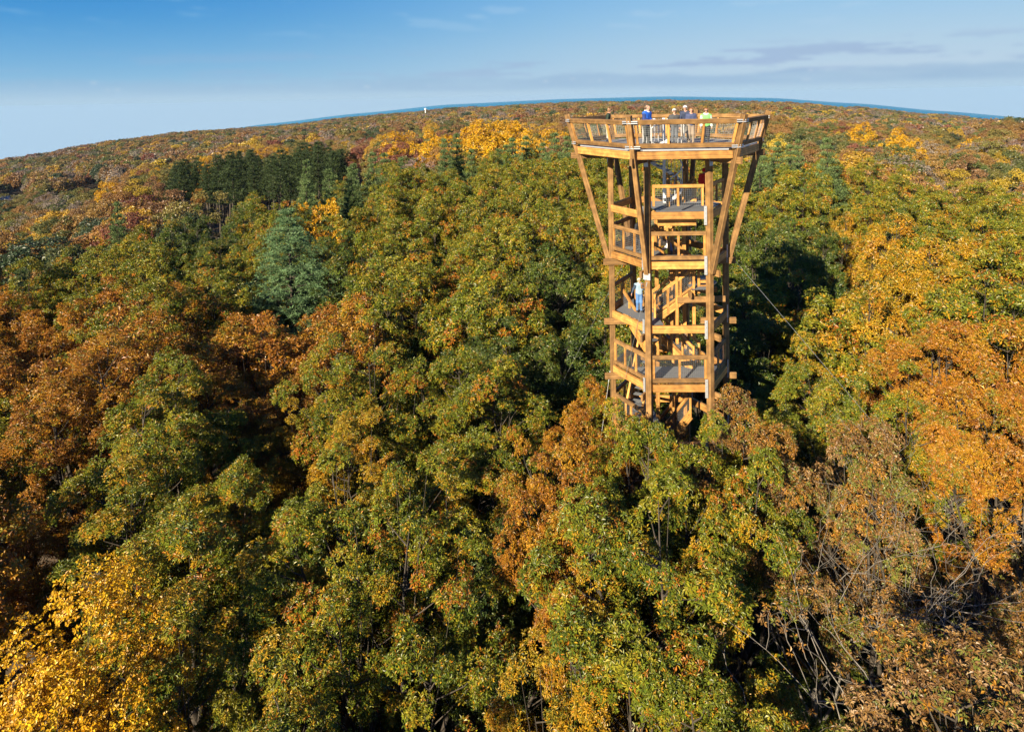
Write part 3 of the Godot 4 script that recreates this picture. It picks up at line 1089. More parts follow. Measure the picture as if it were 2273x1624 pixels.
# ------------------------------------------------------------------ people: bones joined by a smooth minimum, meshed as surface nets
class Blob:
	var bones := []     # [a, b, ra, rb, colour]
	var cell := 0.03
	var k := 40.0
	var marks := []     # [point, radius, colour]: eyes, lips
	func bone(a: Vector3, b: Vector3, ra: float, rb: float, c: Color) -> void:
		bones.append([a, b, ra, rb, c])
	func fill(st: SurfaceTool, place: Transform3D, start: int) -> int:
		var lo := Vector3(1e9, 1e9, 1e9)
		var hi := -lo
		for b in bones:
			var m: float = maxf(b[2], b[3]) + cell * 3.0
			lo = lo.min(b[0] - Vector3.ONE * m).min(b[1] - Vector3.ONE * m)
			hi = hi.max(b[0] + Vector3.ONE * m).max(b[1] + Vector3.ONE * m)
		var nx := int((hi.x - lo.x) / cell) + 2
		var ny := int((hi.y - lo.y) / cell) + 2
		var nz := int((hi.z - lo.z) / cell) + 2
		var sum := PackedFloat32Array()
		sum.resize(nx * ny * nz)
		var near := PackedFloat32Array()
		near.resize(nx * ny * nz)
		near.fill(9.0)
		var who := PackedInt32Array()
		who.resize(nx * ny * nz)
		for bi in bones.size():
			var b: Array = bones[bi]
			var a: Vector3 = b[0]
			var d: Vector3 = b[1] - a
			var ra: float = b[2]
			var rb: float = b[3]
			var dd := maxf(d.length_squared(), 1e-9)
			var m := maxf(ra, rb) + cell * 2.5
			var p0: Vector3 = (a.min(b[1]) - Vector3.ONE * m - lo) / cell
			var p1: Vector3 = (a.max(b[1]) + Vector3.ONE * m - lo) / cell
			for z in range(maxi(0, int(p0.z)), mini(nz - 1, int(p1.z) + 1)):
				for y in range(maxi(0, int(p0.y)), mini(ny - 1, int(p1.y) + 1)):
					for x in range(maxi(0, int(p0.x)), mini(nx - 1, int(p1.x) + 1)):
						var p := lo + Vector3(x, y, z) * cell
						var t := clampf((p - a).dot(d) / dd, 0.0, 1.0)
						var s := p.distance_to(a + d * t) - lerpf(ra, rb, t)
						var i := (z * ny + y) * nx + x
						sum[i] += exp(-k * s)
						if s < near[i]:
							near[i] = s
							who[i] = bi
		for i in sum.size():
			sum[i] = 1.0 if sum[i] <= 0.0 else -log(sum[i]) / k
		var at := {}
		var count := start
		for z in nz - 1:
			for y in ny - 1:
				for x in nx - 1:
					var i := (z * ny + y) * nx + x
					var inside := 0
					for q in 8:
						if sum[i + (q & 1) + ((q >> 1) & 1) * nx + (q >> 2) * nx * ny] < 0.0:
							inside += 1
					if inside == 0 or inside == 8:
						continue
					var p := Vector3.ZERO
					var hits := 0
					for e in [[0, 1], [2, 3], [4, 5], [6, 7], [0, 2], [1, 3], [4, 6], [5, 7], [0, 4], [1, 5], [2, 6], [3, 7]]:
						var u: int = e[0]
						var w: int = e[1]
						var fu := sum[i + (u & 1) + ((u >> 1) & 1) * nx + (u >> 2) * nx * ny]
						var fw := sum[i + (w & 1) + ((w >> 1) & 1) * nx + (w >> 2) * nx * ny]
						if (fu < 0.0) != (fw < 0.0):
							var pu := Vector3(u & 1, (u >> 1) & 1, u >> 2)
							var pw := Vector3(w & 1, (w >> 1) & 1, w >> 2)
							p += pu.lerp(pw, fu / (fu - fw))
							hits += 1
					p = lo + (Vector3(x, y, z) + p / hits) * cell
					var c: Color = bones[who[i]][4]
					for m in marks:
						if p.distance_to(m[0]) < m[1]:
							c = m[2]
					st.set_color(c)
					st.add_vertex(place * p)
					at[i] = count
					count += 1
		for i in at:
			var x: int = i % nx
			var y: int = (i / nx) % ny
			var z: int = i / (nx * ny)
			if x == 0 or y == 0 or z == 0:
				continue
			var steps := [1, nx, nx * ny]
			for ax in 3:
				var f0 := sum[i]
				var f1 := sum[i + steps[ax]]
				if (f0 < 0.0) == (f1 < 0.0):
					continue
				var u: int = steps[(ax + 1) % 3]
				var w: int = steps[(ax + 2) % 3]
				var quad := [i, i - u, i - u - w, i - w]
				if not (at.has(quad[1]) and at.has(quad[2]) and at.has(quad[3])):
					continue
				if f0 < 0.0:
					quad.reverse()
				for o in [0, 1, 2, 0, 2, 3]:
					st.add_index(at[quad[o]])
		return count

func shell(rx: float, ry: float, rz: float, front: float, back: float, brim := 0.0) -> ArrayMesh:
	# cap or hair: a thick shell over the head that ends lower behind than before
	var st := SurfaceTool.new()
	st.begin(Mesh.PRIMITIVE_TRIANGLES)
	var turns := 20
	var rows := 8
	for layer in 2:
		var s := 1.0 if layer == 0 else 0.9
		for i in rows + 1:
			for j in turns + 1:
				var a := TAU * j / turns
				var lim := deg_to_rad(lerpf(back, front, smoothstep(-0.2, 0.9, cos(a))))
				var th := lim * i / rows
				st.add_vertex(Vector3(sin(th) * sin(a) * rx, cos(th) * ry, sin(th) * cos(a) * rz) * s)
	var n := turns + 1
	var off := n * (rows + 1)
	for layer in 2:
		for i in rows:
			for j in turns:
				var p := layer * off + i * n + j
				var q := [p, p + n, p + 1, p + 1, p + n, p + n + 1]
				if layer == 0:
					q = [p, p + 1, p + n, p + 1, p + n + 1, p + n]
				for k in q:
					st.add_index(k)
	for j in turns:
		var p := rows * n + j
		for k in [p, p + 1, p + off, p + 1, p + 1 + off, p + off]:
			st.add_index(k)
	st.generate_normals()
	var m := st.commit()
	if brim > 0.0:
		var b := SurfaceTool.new()
		b.begin(Mesh.PRIMITIVE_TRIANGLES)
		b.append_from(m, 0, Transform3D())
		var box := BoxMesh.new()
		box.size = Vector3(rx * 1.5, 0.012, brim)
		b.append_from(box, 0, Transform3D(Basis(Vector3.RIGHT, 0.2), Vector3(0, ry * cos(deg_to_rad(front)) + 0.01, rz * 0.85 + brim * 0.4)))
		m = b.commit()
	return m

var skin_mat: StandardMaterial3D
var cloth := {}

func cloth_mat(c: Color) -> StandardMaterial3D:
	var key := c.to_html()
	if not cloth.has(key):
		var m := StandardMaterial3D.new()
		m.resource_name = "cloth"
		m.albedo_color = c.linear_to_srgb()
		m.roughness = 0.85
		cloth[key] = m
	return cloth[key]

# looks: jacket, sleeve, trousers, shoe colours (linear), hair kind and colour; arms: [left elbow, left wrist, right elbow, right wrist]
func person(at: Vector3, turn: float, stature: float, label: String, jacket: Color, sleeve: Color, trousers: Color, arms: Array, lean := 0.0, stride := 0.0, bulk := 1.0) -> Node3D:
	var o := base("person", at, label, "person", "", turn)
	var s := stature / 1.76
	o.scale = Vector3(s, s, s)
	var skin := Color(0.52, 0.29, 0.20)
	var shoe := Color(0.03, 0.028, 0.026)
	var body := Blob.new()
	var hip := Vector3(0, 0.95, 0)
	var ln := Basis(Vector3.RIGHT, lean)
	var tr := func(p: Vector3) -> Vector3: return hip + ln * (p - hip)
	for sd in [-1, 1]:
		var fwd: float = stride * sd
		var ankle := Vector3(0.095 * sd, 0.085, fwd)
		var knee := Vector3(0.095 * sd, 0.50, fwd * 0.55 + 0.03)
		body.bone(ankle + Vector3(0, -0.035, -0.03), ankle + Vector3(0.015 * sd, -0.045, 0.15), 0.045, 0.04, shoe)
		body.bone(ankle, knee, 0.058, 0.068, trousers)
		body.bone(knee, Vector3(0.088 * sd, 0.92, 0), 0.072, 0.098, trousers)
		body.bone(tr.call(Vector3(0.055 * sd, 0.98, 0)), tr.call(Vector3(0.085 * sd, 1.34, 0.005)), 0.118 * bulk, 0.112 * bulk, jacket)
		var shoulder: Vector3 = tr.call(Vector3(0.185 * sd, 1.405, 0))
		body.bone(tr.call(Vector3(0.0, 1.40, 0.0)), shoulder, 0.085 * bulk, 0.07 * bulk, jacket)
		var elbow: Vector3 = tr.call(arms[0 if sd < 0 else 2])
		var wrist: Vector3 = tr.call(arms[1 if sd < 0 else 3])
		body.bone(shoulder, elbow, 0.066 * bulk, 0.054, sleeve)
		body.bone(elbow, wrist, 0.054, 0.042, sleeve)
	body.bone(tr.call(Vector3(0, 1.42, 0)), tr.call(Vector3(0, 1.56, 0.015)), 0.06, 0.055, skin)
	var st := SurfaceTool.new()
	st.begin(Mesh.PRIMITIVE_TRIANGLES)
	st.set_smooth_group(0)
	var n := body.fill(st, Transform3D(), 0)
	# hands: palm, four fingers, thumb
	for sd in [-1, 1]:
		var elbow: Vector3 = tr.call(arms[0 if sd < 0 else 2])
		var wrist: Vector3 = tr.call(arms[1 if sd < 0 else 3])
		var d := (wrist - elbow).normalized()
		var across := d.cross(Vector3(-sd, 0.2, 0.1)).normalized()
		var palm := across.cross(d).normalized()
		var h := Blob.new()
		h.cell = 0.0075
		h.k = 260.0
		h.bone(wrist, wrist + d * 0.09 + across * 0.022, 0.026, 0.018, skin)
		h.bone(wrist, wrist + d * 0.09 - across * 0.022, 0.026, 0.018, skin)
		for f in 4:
			var root := wrist + d * 0.095 + across * (f - 1.5) * 0.021
			var l: float = [0.030, 0.036, 0.034, 0.026][f]
			var j1 := root + (d * 0.9 + palm * 0.35).normalized() * l
			var j2 := j1 + (d * 0.55 + palm * 0.8).normalized() * l * 0.9
			h.bone(root, j1, 0.0095, 0.009, skin)
			h.bone(j1, j2, 0.009, 0.008, skin)
		var th := wrist + d * 0.03 + across * 0.03
		h.bone(th, th + d * 0.03 + across * 0.028 + palm * 0.01, 0.012, 0.010, skin)
		h.bone(th + d * 0.03 + across * 0.028 + palm * 0.01, th + d * 0.058 + across * 0.03 + palm * 0.022, 0.010, 0.009, skin)
		n = h.fill(st, Transform3D(), n)
	# head
	var hd := Blob.new()
	hd.cell = 0.0125
	hd.k = 120.0
	hd.bone(Vector3(0, 0.025, -0.018), Vector3(0, 0.02, 0.012), 0.088, 0.082, skin)
	hd.bone(Vector3(0, -0.03, 0.02), Vector3(0, -0.082, 0.045), 0.062, 0.036, skin)
	hd.bone(Vector3(0, 0.012, 0.088), Vector3(0, -0.022, 0.108), 0.010, 0.014, skin)
	for sd in [-1, 1]:
		hd.bone(Vector3(0.084 * sd, 0.012, -0.005), Vector3(0.086 * sd, -0.025, 0.0), 0.014, 0.011, skin)
		hd.marks.append([Vector3(0.033 * sd, 0.012, 0.088), 0.016, Color(0.05, 0.03, 0.025)])
	hd.marks.append([Vector3(0, -0.055, 0.085), 0.017, Color(0.40, 0.14, 0.12)])
	var hc: Vector3 = tr.call(Vector3(0, 1.645, 0.03))
	hd.fill(st, Transform3D(Basis(Vector3.RIGHT, lean * 0.6), hc), n)
	st.generate_normals()
	part("body", st.commit(), skin_mat, o)
	o.set_meta("head", hc)
	return o

func wear(o: Node3D, called: String, mesh: Mesh, c: Color, at := Vector3.ZERO, tilt := 0.0) -> void:
	var p := part(called, mesh, cloth_mat(c), o)
	var hc: Vector3 = o.get_meta("head")
	p.position = hc + at
	p.rotation.x = tilt

func shades(o: Node3D) -> void:
	var b := BoxMesh.new()
	b.size = Vector3(0.15, 0.042, 0.03)
	wear(o, "sunglasses", b, Color(0.012, 0.012, 0.014), Vector3(0, 0.012, 0.09))

func people() -> void:
	skin_mat = mat("skin_and_cloth", Color.WHITE, 0.75)
	skin_mat.vertex_color_use_as_albedo = true
	var t0 := Vector3(TX, 0, TZ)
	var deck := EYE - 2.22 - 0.10
	var down := [Vector3(-0.25, 1.13, -0.02), Vector3(-0.255, 0.90, 0.08), Vector3(0.25, 1.13, -0.02), Vector3(0.255, 0.90, 0.08)]
	var front := [Vector3(-0.24, 1.15, 0.03), Vector3(-0.10, 1.12, 0.26), Vector3(0.24, 1.15, 0.03), Vector3(0.10, 1.13, 0.27)]
	var leaning := [Vector3(-0.24, 1.17, 0.14), Vector3(-0.13, 1.08, 0.36), Vector3(0.24, 1.17, 0.14), Vector3(0.13, 1.07, 0.37)]
	var black := Color(0.015, 0.016, 0.02)
	# on the lookout deck
	var o := person(t0 + Vector3(-2.75, deck, -0.9), 1.35, 1.72, "person with brown hair in a dark green jacket by the shaded rail", Color(0.012, 0.028, 0.018), Color(0.012, 0.028, 0.018), Color(0.45, 0.42, 0.38), down, 0.12)
	wear(o, "hair", shell(0.106, 0.115, 0.113, 62, 118), Color(0.20, 0.11, 0.05))
	o = person(t0 + Vector3(-1.3, deck, 1.45), 0.75, 1.87, "stout person in a royal blue jacket with white hood looking down", Color(0.015, 0.10, 0.52), Color(0.012, 0.035, 0.16), Color(0.045, 0.05, 0.05), front, 0.1, 0.03, 1.22)
	wear(o, "hair", shell(0.100, 0.108, 0.108, 40, 108), Color(0.16, 0.13, 0.11))
	var tor := TorusMesh.new()
	tor.inner_radius = 0.06
	tor.outer_radius = 0.13
	tor.rings = 16
	tor.ring_segments = 8
	wear(o, "hood", tor, Color(0.66, 0.70, 0.66), Vector3(0, -0.15, -0.045), 0.35)
	var sheet := BoxMesh.new()
	sheet.size = Vector3(0.16, 0.11, 0.012)
	wear(o, "leaflet", sheet, Color(0.75, 0.75, 0.75), Vector3(0.0, -0.50, 0.33), -0.7)
	o = person(t0 + Vector3(-0.14, deck, 1.98), 0.1, 1.68, "person in a grey knitted hat, sunglasses and charcoal jacket", Color(0.055, 0.06, 0.07), Color(0.055, 0.06, 0.07), Color(0.10, 0.11, 0.13), down)
	wear(o, "knitted_hat", shell(0.112, 0.145, 0.116, 70, 92), Color(0.42, 0.44, 0.42))
	shades(o)
	o = person(t0 + Vector3(1.05, deck, -0.62), -0.35, 1.80, "person in a white cap and dark blue jacket leaning forward", Color(0.02, 0.035, 0.075), Color(0.02, 0.035, 0.075), Color(0.12, 0.11, 0.10), leaning, 0.22)
	wear(o, "cap", shell(0.108, 0.118, 0.113, 72, 95, 0.07), Color(0.85, 0.84, 0.84))
	o = person(t0 + Vector3(0.88, deck, 1.0), -0.1, 1.69, "person with chestnut hair in a plain navy jacket and tan trousers", Color(0.045, 0.06, 0.14), Color(0.045, 0.06, 0.14), Color(0.26, 0.20, 0.15), front, 0.05)
	wear(o, "hair", shell(0.112, 0.12, 0.116, 55, 130), Color(0.21, 0.085, 0.03))
	o = person(t0 + Vector3(1.36, deck, 1.78), -0.25, 1.68, "person in a lime green and white vest with dark sunglasses", Color(0.16, 0.58, 0.14), Color(0.55, 0.66, 0.62), Color(0.02, 0.022, 0.03), down)
	wear(o, "hair", shell(0.112, 0.118, 0.116, 50, 128), Color(0.24, 0.10, 0.04))
	shades(o)
	wear(o, "hood", tor, Color(0.66, 0.70, 0.78), Vector3(0, -0.15, -0.04), 0.3)
	# on the landings
	var a := EYE - 5.25
	var b := EYE - 7.5
	var c := EYE - 10.42
	o = person(t0 + Vector3(1.72, a, 0.15), 2.6, 1.70, "person in a bright red jacket half hidden behind a post", Color(0.62, 0.018, 0.012), Color(0.62, 0.018, 0.012), black, down)
	wear(o, "hood", shell(0.118, 0.125, 0.122, 60, 120), Color(0.62, 0.018, 0.012))
	o = person(t0 + Vector3(-1.52, b, 0.15), 0.9, 1.62, "person in a black jacket with orange trim and a dark cap", Color(0.018, 0.022, 0.03), Color(0.018, 0.022, 0.03), Color(0.02, 0.025, 0.04), down, 0.1, 0.08)
	wear(o, "cap", shell(0.108, 0.115, 0.113, 72, 95, 0.06), Color(0.02, 0.022, 0.03))
	var band := BoxMesh.new()
	band.size = Vector3(0.03, 0.42, 0.02)
	wear(o, "orange_trim", band, Color(0.62, 0.07, 0.01), Vector3(0.1, -0.45, 0.15))
	o = person(t0 + Vector3(0.22, b - 1.06, -0.52), -1.9, 1.66, "person in a white and blue top with a grey cap on the stairs", Color(0.10, 0.16, 0.42), Color(0.70, 0.72, 0.78), Color(0.03, 0.035, 0.05), leaning, 0.2, 0.1)
	wear(o, "cap", shell(0.108, 0.115, 0.113, 72, 95, 0.06), Color(0.20, 0.22, 0.24))
	o = person(t0 + Vector3(-1.50, c, 0.30), 0.15, 1.66, "white-haired person in a pale blue shirt and jeans on a landing", Color(0.26, 0.38, 0.50), Color(0.03, 0.05, 0.09), Color(0.085, 0.19, 0.42), [Vector3(-0.3, 1.2, 0.02), Vector3(-0.42, 1.02, 0.12), Vector3(0.22, 1.2, 0.14), Vector3(0.10, 1.42, 0.24)], 0.0, 0.04)
	wear(o, "hair", shell(0.101, 0.109, 0.108, 45, 112), Color(0.62, 0.58, 0.54))
	var bag := BoxMesh.new()
	bag.size = Vector3(0.20, 0.26, 0.08)
	wear(o, "satchel", bag, Color(0.18, 0.09, 0.03), Vector3(0.13, -0.26, 0.17))
	for p in get_children():
		if p.has_meta("head"):
			p.remove_meta("head")

var taken := []

func free_of(x: float, z: float, gap: float) -> bool:
	for t in taken:
		if Vector2(x - t.x, z - t.y).length() < gap + t.z:
			return false
	return true

# a tree whose crown appears at that pixel, `below` metres under its top
func tree_seen(px: float, py: float, height: float, below: float) -> Vector3:
	var p := point_at(px, py, height - below)
	for i in 6:
		p = point_at(px, py, land(p.x, p.z) + height - below)
	return Vector3(p.x, land(p.x, p.z), p.z)

# a tree that many metres ahead, in that direction
func tree_ahead(px: float, ahead: float) -> Vector3:
	var x := (px - 1136.5) / F * ahead
	return Vector3(x, land(x, -ahead), -ahead)

func grow_wood() -> void:
	make_kinds()
	# ---- trees that stand out
	var spots := [
		["maple_tree", "near_yellow", 35.0, 1590.0, 22.0, 0.4, 0.84, "maple tree in full bright yellow leaf, nearest to the greener oaks below the tower", ""],
		["maple_tree", "mid_yellow", 742.0, 490.0, 23.0, 1.5, 0.7, "slender tree of bright yellow leaves beside the blue-green pine", ""],
		["pine_tree", "near_pine", 652.0, 500.0, 27.5, 1.5, 1.2, "blue-green white pine standing alone among the oaks", ""],
		["pine_tree", "mid_pine", 75.0, 640.0, 22.5, 3.0, 0.9, "narrow grey-green pine half sunk among yellow-green oaks", ""],
		["oak_tree", "near_rust", 1258.0, 905.0, 24.0, 1.8, 0.72, "small pointed orange oak close beside the tower", ""],
	]
	for s in spots:
		var p := tree_seen(s[2], s[3], s[4], s[5])
		plant(s[0], s[1], p, s[4], s[6], s[7], s[8])
		taken.append(Vector3(p.x, p.z, 1.6))
	# crowns that close the view of the tower's foot
	for k in [[1425.0, 932.0, 26.6, "green"], [1490.0, 896.0, 26.2, "green"], [1555.0, 880.0, 26.8, "green"], [1622.0, 885.0, 27.0, "tan"], [1345.0, 1010.0, 26.2, "green"], [1290.0, 960.0, 26.0, "rust"]]:
		var p := tree_ahead(k[0], k[2])
		var h := 28.5
		while seen_at(p + Vector3(0, h, 0)).y < k[1]:
			h -= 0.1
		var look := oak_label(k[3], h, 0.8, p)
		plant("oak_tree", "near_" + k[3], p, h, 0.78, look[0], look[1])
		taken.append(Vector3(p.x, p.z, 0.2))
	# ---- a leafless tree below the tower
	for b in [[1800.0, 1290.0, 24.5, 5, 0.95, "leafless pale-limbed tree with a few orange leaves left"]]:
		var p := tree_seen(b[0], b[1], b[2], 7.0)
		var o := base("bare_tree", p, b[5], "tree")
		var ends := []
		part("trunk", bare_wood(b[3], b[2], b[4], 5, ends), pale_bark, o)
		var v := PackedVector3Array()
		var col := PackedColorArray()
		var leaf := make_spray(1, 0.17, 0.065, 95.0, 160.0, 3)
		var r := RandomNumberGenerator.new()
		r.seed = 7
		var n := 0
		for e in ends:
			if r.randf() < 0.16:
				v.append_array(Transform3D(Basis(Vector3.UP, r.randf() * TAU), e - Vector3(0, 0.03, 0)) * leaf)
				for j in 4:
					col.append(Color(0.40, 0.20, 0.015))
				n += 1
		part("crown", arrays_mesh(v, spray_indices(n), col), leaf_mat, o)
		taken.append(Vector3(p.x, p.z, 0.6))
	# ---- trees beyond the crest that can be told apart
	for k in [[968.0, 172.0, 1.0], [1010.0, 166.0, 1.15], [1085.0, 160.0, 1.3], [1060.0, 170.0, 0.9], [1120.0, 176.0, 0.9], [1215.0, 180.0, 1.05], [1155.0, 158.0, 0.85], [880.0, 190.0, 1.0], [560.0, 300.0, 1.1], [612.0, 292.0, 0.9], [585.0, 310.0, 1.2], [690.0, 275.0, 1.0], [455.0, 250.0, 0.7], [425.0, 275.0, 0.7], [345.0, 270.0, 0.7], [230.0, 215.0, 1.0], [2030.0, 190.0, 1.0], [1990.0, 200.0, 0.9], [1905.0, 230.0, 1.0], [2160.0, 230.0, 1.1]]:
		var p := tree_ahead(k[0], k[1])
		plant("maple_tree", "mid_yellow", p, rng.randf_range(25, 28.5) if absf(k[0] - 1060.0) < 200.0 else rng.randf_range(21, 25), k[2], "rounded clear yellow tree standing beyond the near oaks", "yellow trees beyond the oaks")
		taken.append(Vector3(p.x, p.z, 2.0))
	var q := tree_ahead(862.0, 140.0)
	plant("maple_tree", "mid_red", q, 19.5, 1.0, "dusky red maple behind the row of pines", "")
	taken.append(Vector3(q.x, q.z, 3.0))
	q = tree_seen(436.0, 425.0, 19.0, 1.0)
	plant("oak_tree", "mid_rust", q, 19.0, 0.62, "egg-shaped orange tree standing alone before the dark pine stand", "")
	taken.append(Vector3(q.x, q.z, 4.0))
	# the dark stand of pines in the hollow
	for i in 64:
		var px := 370.0 + 390.0 * fmod(i * 0.618, 1.0)
		var ahead := lerpf(222.0, 285.0, fmod(i * 0.37 + 0.1, 1.0)) - (px - 385.0) * 0.10
		var p := tree_ahead(px, ahead)
		if free_of(p.x, p.z, 1.7):
			plant("pine_tree", "dark_pine", p, rng.randf_range(21, 26), rng.randf_range(1.0, 1.3), "dark green pine with bare lower trunk in the dense pine stand", "pines of the dark stand in the hollow")
			taken.append(Vector3(p.x, p.z, 1.4))
	# pines along the crest of the near wood
	for k in [[770.0, 112.0], [800.0, 104.0], [822.0, 118.0], [850.0, 108.0], [905.0, 112.0], [985.0, 114.0], [1010.0, 118.0], [1032.0, 110.0], [1100.0, 116.0], [1118.0, 120.0], [1140.0, 114.0], [1165.0, 118.0], [1218.0, 120.0], [1240.0, 116.0], [1265.0, 122.0], [700.0, 98.0], [680.0, 104.0], [735.0, 100.0], [1702.0, 104.0], [1722.0, 110.0], [1752.0, 106.0], [1775.0, 112.0], [1845.0, 98.0], [1690.0, 92.0], [255.0, 100.0]]:
		var p := tree_ahead(k[0], k[1])
		plant("pine_tree", "mid_pine", p, rng.randf_range(25.0, 28.0), rng.randf_range(0.8, 1.05), "grey-green white pine rising along the crest of the oak wood", "pines along the crest")
		taken.append(Vector3(p.x, p.z, 1.6))
	# ---- the oaks: those that show singly are things, the ones behind them join the mass of the wood
	var mass := {}
	var step := 4.7
	var zi := 20.5  # starts behind the camera: unseen oaks placed to shade the nearest crowns
	while zi > -175.0:
		var xi := -150.0
		while xi < 150.0:
			var x := xi + rng.randf_range(-1.9, 1.9)
			var z := zi + rng.randf_range(-1.9, 1.9)
			var height := rng.randf_range(19.5, 25.5)
			var wide := rng.randf_range(0.86, 1.14)
			xi += step if zi > -62.0 else 5.4
			var r := Vector2(x, z).length()
			var ahead := -z
			if absf(x) > ahead * 0.80 + 13.0 or (z > 0.0 and (x > 4.0 or r > 21.0)):
				continue
			var t := bearing(x, z)
			if r > curve(CREST, t) * 1.28:
				continue
			if Vector2(x - TX, z - TZ).length() < 5.6 or not free_of(x, z, 2.4):
				continue
			var at := Vector3(x, land(x, z), z)
			var top := seen_at(at + Vector3(0, height, 0))
			# the crowns before the tower stay just below its lowest open storey
			if ahead > 3.0 and ahead < 36.0 and top.x > 1300.0 and top.x < 1670.0:
				var lim := 880.0 if top.x < 1335.0 else (960.0 if top.x < 1395.0 else 880.0)
				if ahead < TZ * -1.0 - 3.0 and ahead > 19.0:
					height = 26.0
					top = seen_at(at + Vector3(0, height, 0))
					lim += rng.randf_range(0.0, 60.0) if ahead > 25.0 else rng.randf_range(60.0, 330.0)
				while top.y < lim and height > 12.0:
					height -= 0.25
					top = seen_at(at + Vector3(0, height, 0))
			elif top.x >= 1670.0 and top.x < 1900.0 and ahead > 20.0 and ahead < 37.0:
				while top.y < 720.0 and height > 14.0:
					height -= 0.25
					top = seen_at(at + Vector3(0, height, 0))
			# the skyline of the near wood; the lone pine stands clear of its neighbours
			var line := curve(SKYLINE, top.x) - rng.randf_range(0.0, 16.0)
			if ahead < 64.0 and absf(top.x - 652.0) < 110.0:
				line = maxf(line, 700.0)
			elif ahead < 70.0 and top.x > 480.0 and top.x < 652.0:
				line = maxf(line, 560.0)
			while top.y < line and height > 11.0 and ahead > 2.0:
				height -= 0.3
				top = seen_at(at + Vector3(0, height, 0))
			var s := seen_at(at + Vector3(0, height - 3.5, 0))
			# the gaps round the leafless tree and before the yellow maple
			if top.x > 1640.0 and top.x < 2050.0 and top.y > 985.0 and ahead < 27.0 and ahead > 2.0:
				if rng.randf() < 0.12:
					continue
				height = rng.randf_range(15.0, 18.0)
				s = Vector2(1800, 1200)
				wide = 1.1
			if s.x < 400.0 and s.x > -400.0 and s.y > 1420.0 and ahead > 2.0:
				continue
			var tint := tint_at(s)
			if rng.randf() < (0.3 if tint == "tan" else 0.0):
				tint = "sparse"
			var kind := ("mid_" if r > 45.0 else "near_") + tint
			if r > 78.0 or (r > 30.0 and (s.x < -60.0 or s.x > 2333.0)):
				var list: Array = kinds["mid_" + tint]
				var n := rng.randi() % list.size()
				var key := "%s %d" % [tint, n]
				if not mass.has(key):
					mass[key] = [list[n], []]
				var sc: float = height / list[n][2]
				mass[key][1].append(Transform3D(Basis(Vector3.UP, rng.randf() * TAU).scaled(Vector3(sc * wide, sc, sc * wide)), at))
				continue
			var look := oak_label(tint, height, wide, at)
			plant("oak_tree", kind, at, height, wide, look[0], look[1])
		zi -= step if zi > -62.0 else 5.4
	var w := Node3D.new()
	w.name = "oak_wood"
	w.set_meta("kind", "stuff")
	w.set_meta("label", "mass of oak crowns along the crest and low growth under the trees")
	w.set_meta("category", "forest")
	add_child(w)
	# low growth under the canopy, seen only through its gaps
	for i in 230:
		var x := rng.randf_range(-24.0, 26.0)
		var z := rng.randf_range(-40.0, -3.0)
		if Vector2(x - TX, z - TZ).length() < 4.6 or absf(x) > -z * 0.8 + 8.0:
			continue
		var tint: String = ["deep", "green", "tan", "rust"][rng.randi() % 4]
		var sc := rng.randf_range(0.34, 0.56)
		var key := "low " + tint
		if not mass.has(key):
			mass[key] = [kinds["mid_" + tint][0], []]
		mass[key][1].append(Transform3D(Basis(Vector3.UP, rng.randf() * TAU).scaled(Vector3(sc * 1.7, sc, sc * 1.7)), Vector3(x, land(x, z), z)))
	for key in mass:
		for half in 2:
			var mm := MultiMesh.new()
			mm.transform_format = MultiMesh.TRANSFORM_3D
			mm.mesh = mass[key][0][half]
			mm.instance_count = mass[key][1].size()
			for i in mass[key][1].size():
				mm.set_instance_transform(i, mass[key][1][i])
			var mi := MultiMeshInstance3D.new()
			mi.name = ["crowns", "trunks"][half]
			mi.multimesh = mm
			mi.material_override = [leaf_mat, bark_mat][half]
			mi.set_meta("kind", "stuff")
			w.add_child(mi, true)
	distant_wood()

# what sets one oak apart: its size, its colour and what it stands beside
func oak_label(tint: String, height: float, wide: float, at: Vector3) -> Array:
	var colour: String = {"green": "yellow-green oak", "deep": "dark green oak", "gold": "golden yellow oak", "rust": "rusty orange oak", "tan": "faded tan oak", "sparse": "half-bare brown oak", "yellow": "yellow tree"}[tint]
	var size := "tall" if height > 23.6 else ("low" if height < 21.2 else "middling")
	var girth := "broad" if wide > 1.05 else ("slender" if wide < 0.95 else "round-crowned")
	var p := Vector2(at.x, at.z)
	var tower := Vector2(TX, TZ)
	var place := "deep in the wood behind the tower"
	var d := p - tower
	if d.length() < 11.0:
		place = "close against the shaded side of the tower" if d.x > 0.0 and d.y < 5.0 else ("close beside the foot of the tower" if d.y < 3.0 else "just before the foot of the tower")
	elif d.x > 4.0 and d.y < -4.0 and d.length() < 30.0:
		place = "where the shadow of the tower falls"
	elif p.distance_to(Vector2(-20.0, -57.0)) < 16.0:
		place = "around the lone blue-green pine"
	elif p.distance_to(Vector2(-13.0, -17.0)) < 14.0:
		place = "near the bright yellow maple"
	elif p.distance_to(Vector2(9.5, -20.0)) < 9.0:
		place = "beside the leafless tree"
	elif d.y > 6.0:
		place = "on the sunlit slope below the tower"
	elif d.x < -14.0 and d.y > -22.0:
		place = "on the sunward side, level with the tower"
	elif d.x < -14.0:
		place = "towards the dark pine stand"
	elif d.x > 12.0 and d.y > -22.0:
		place = "beyond the guy cable of the tower"
	elif d.x > 12.0:
		place = "towards the low hill beyond the wood"
	return ["%s %s %s %s" % [size, girth, colour, place], "%s %s %ss %s" % [size, girth, colour, place]]

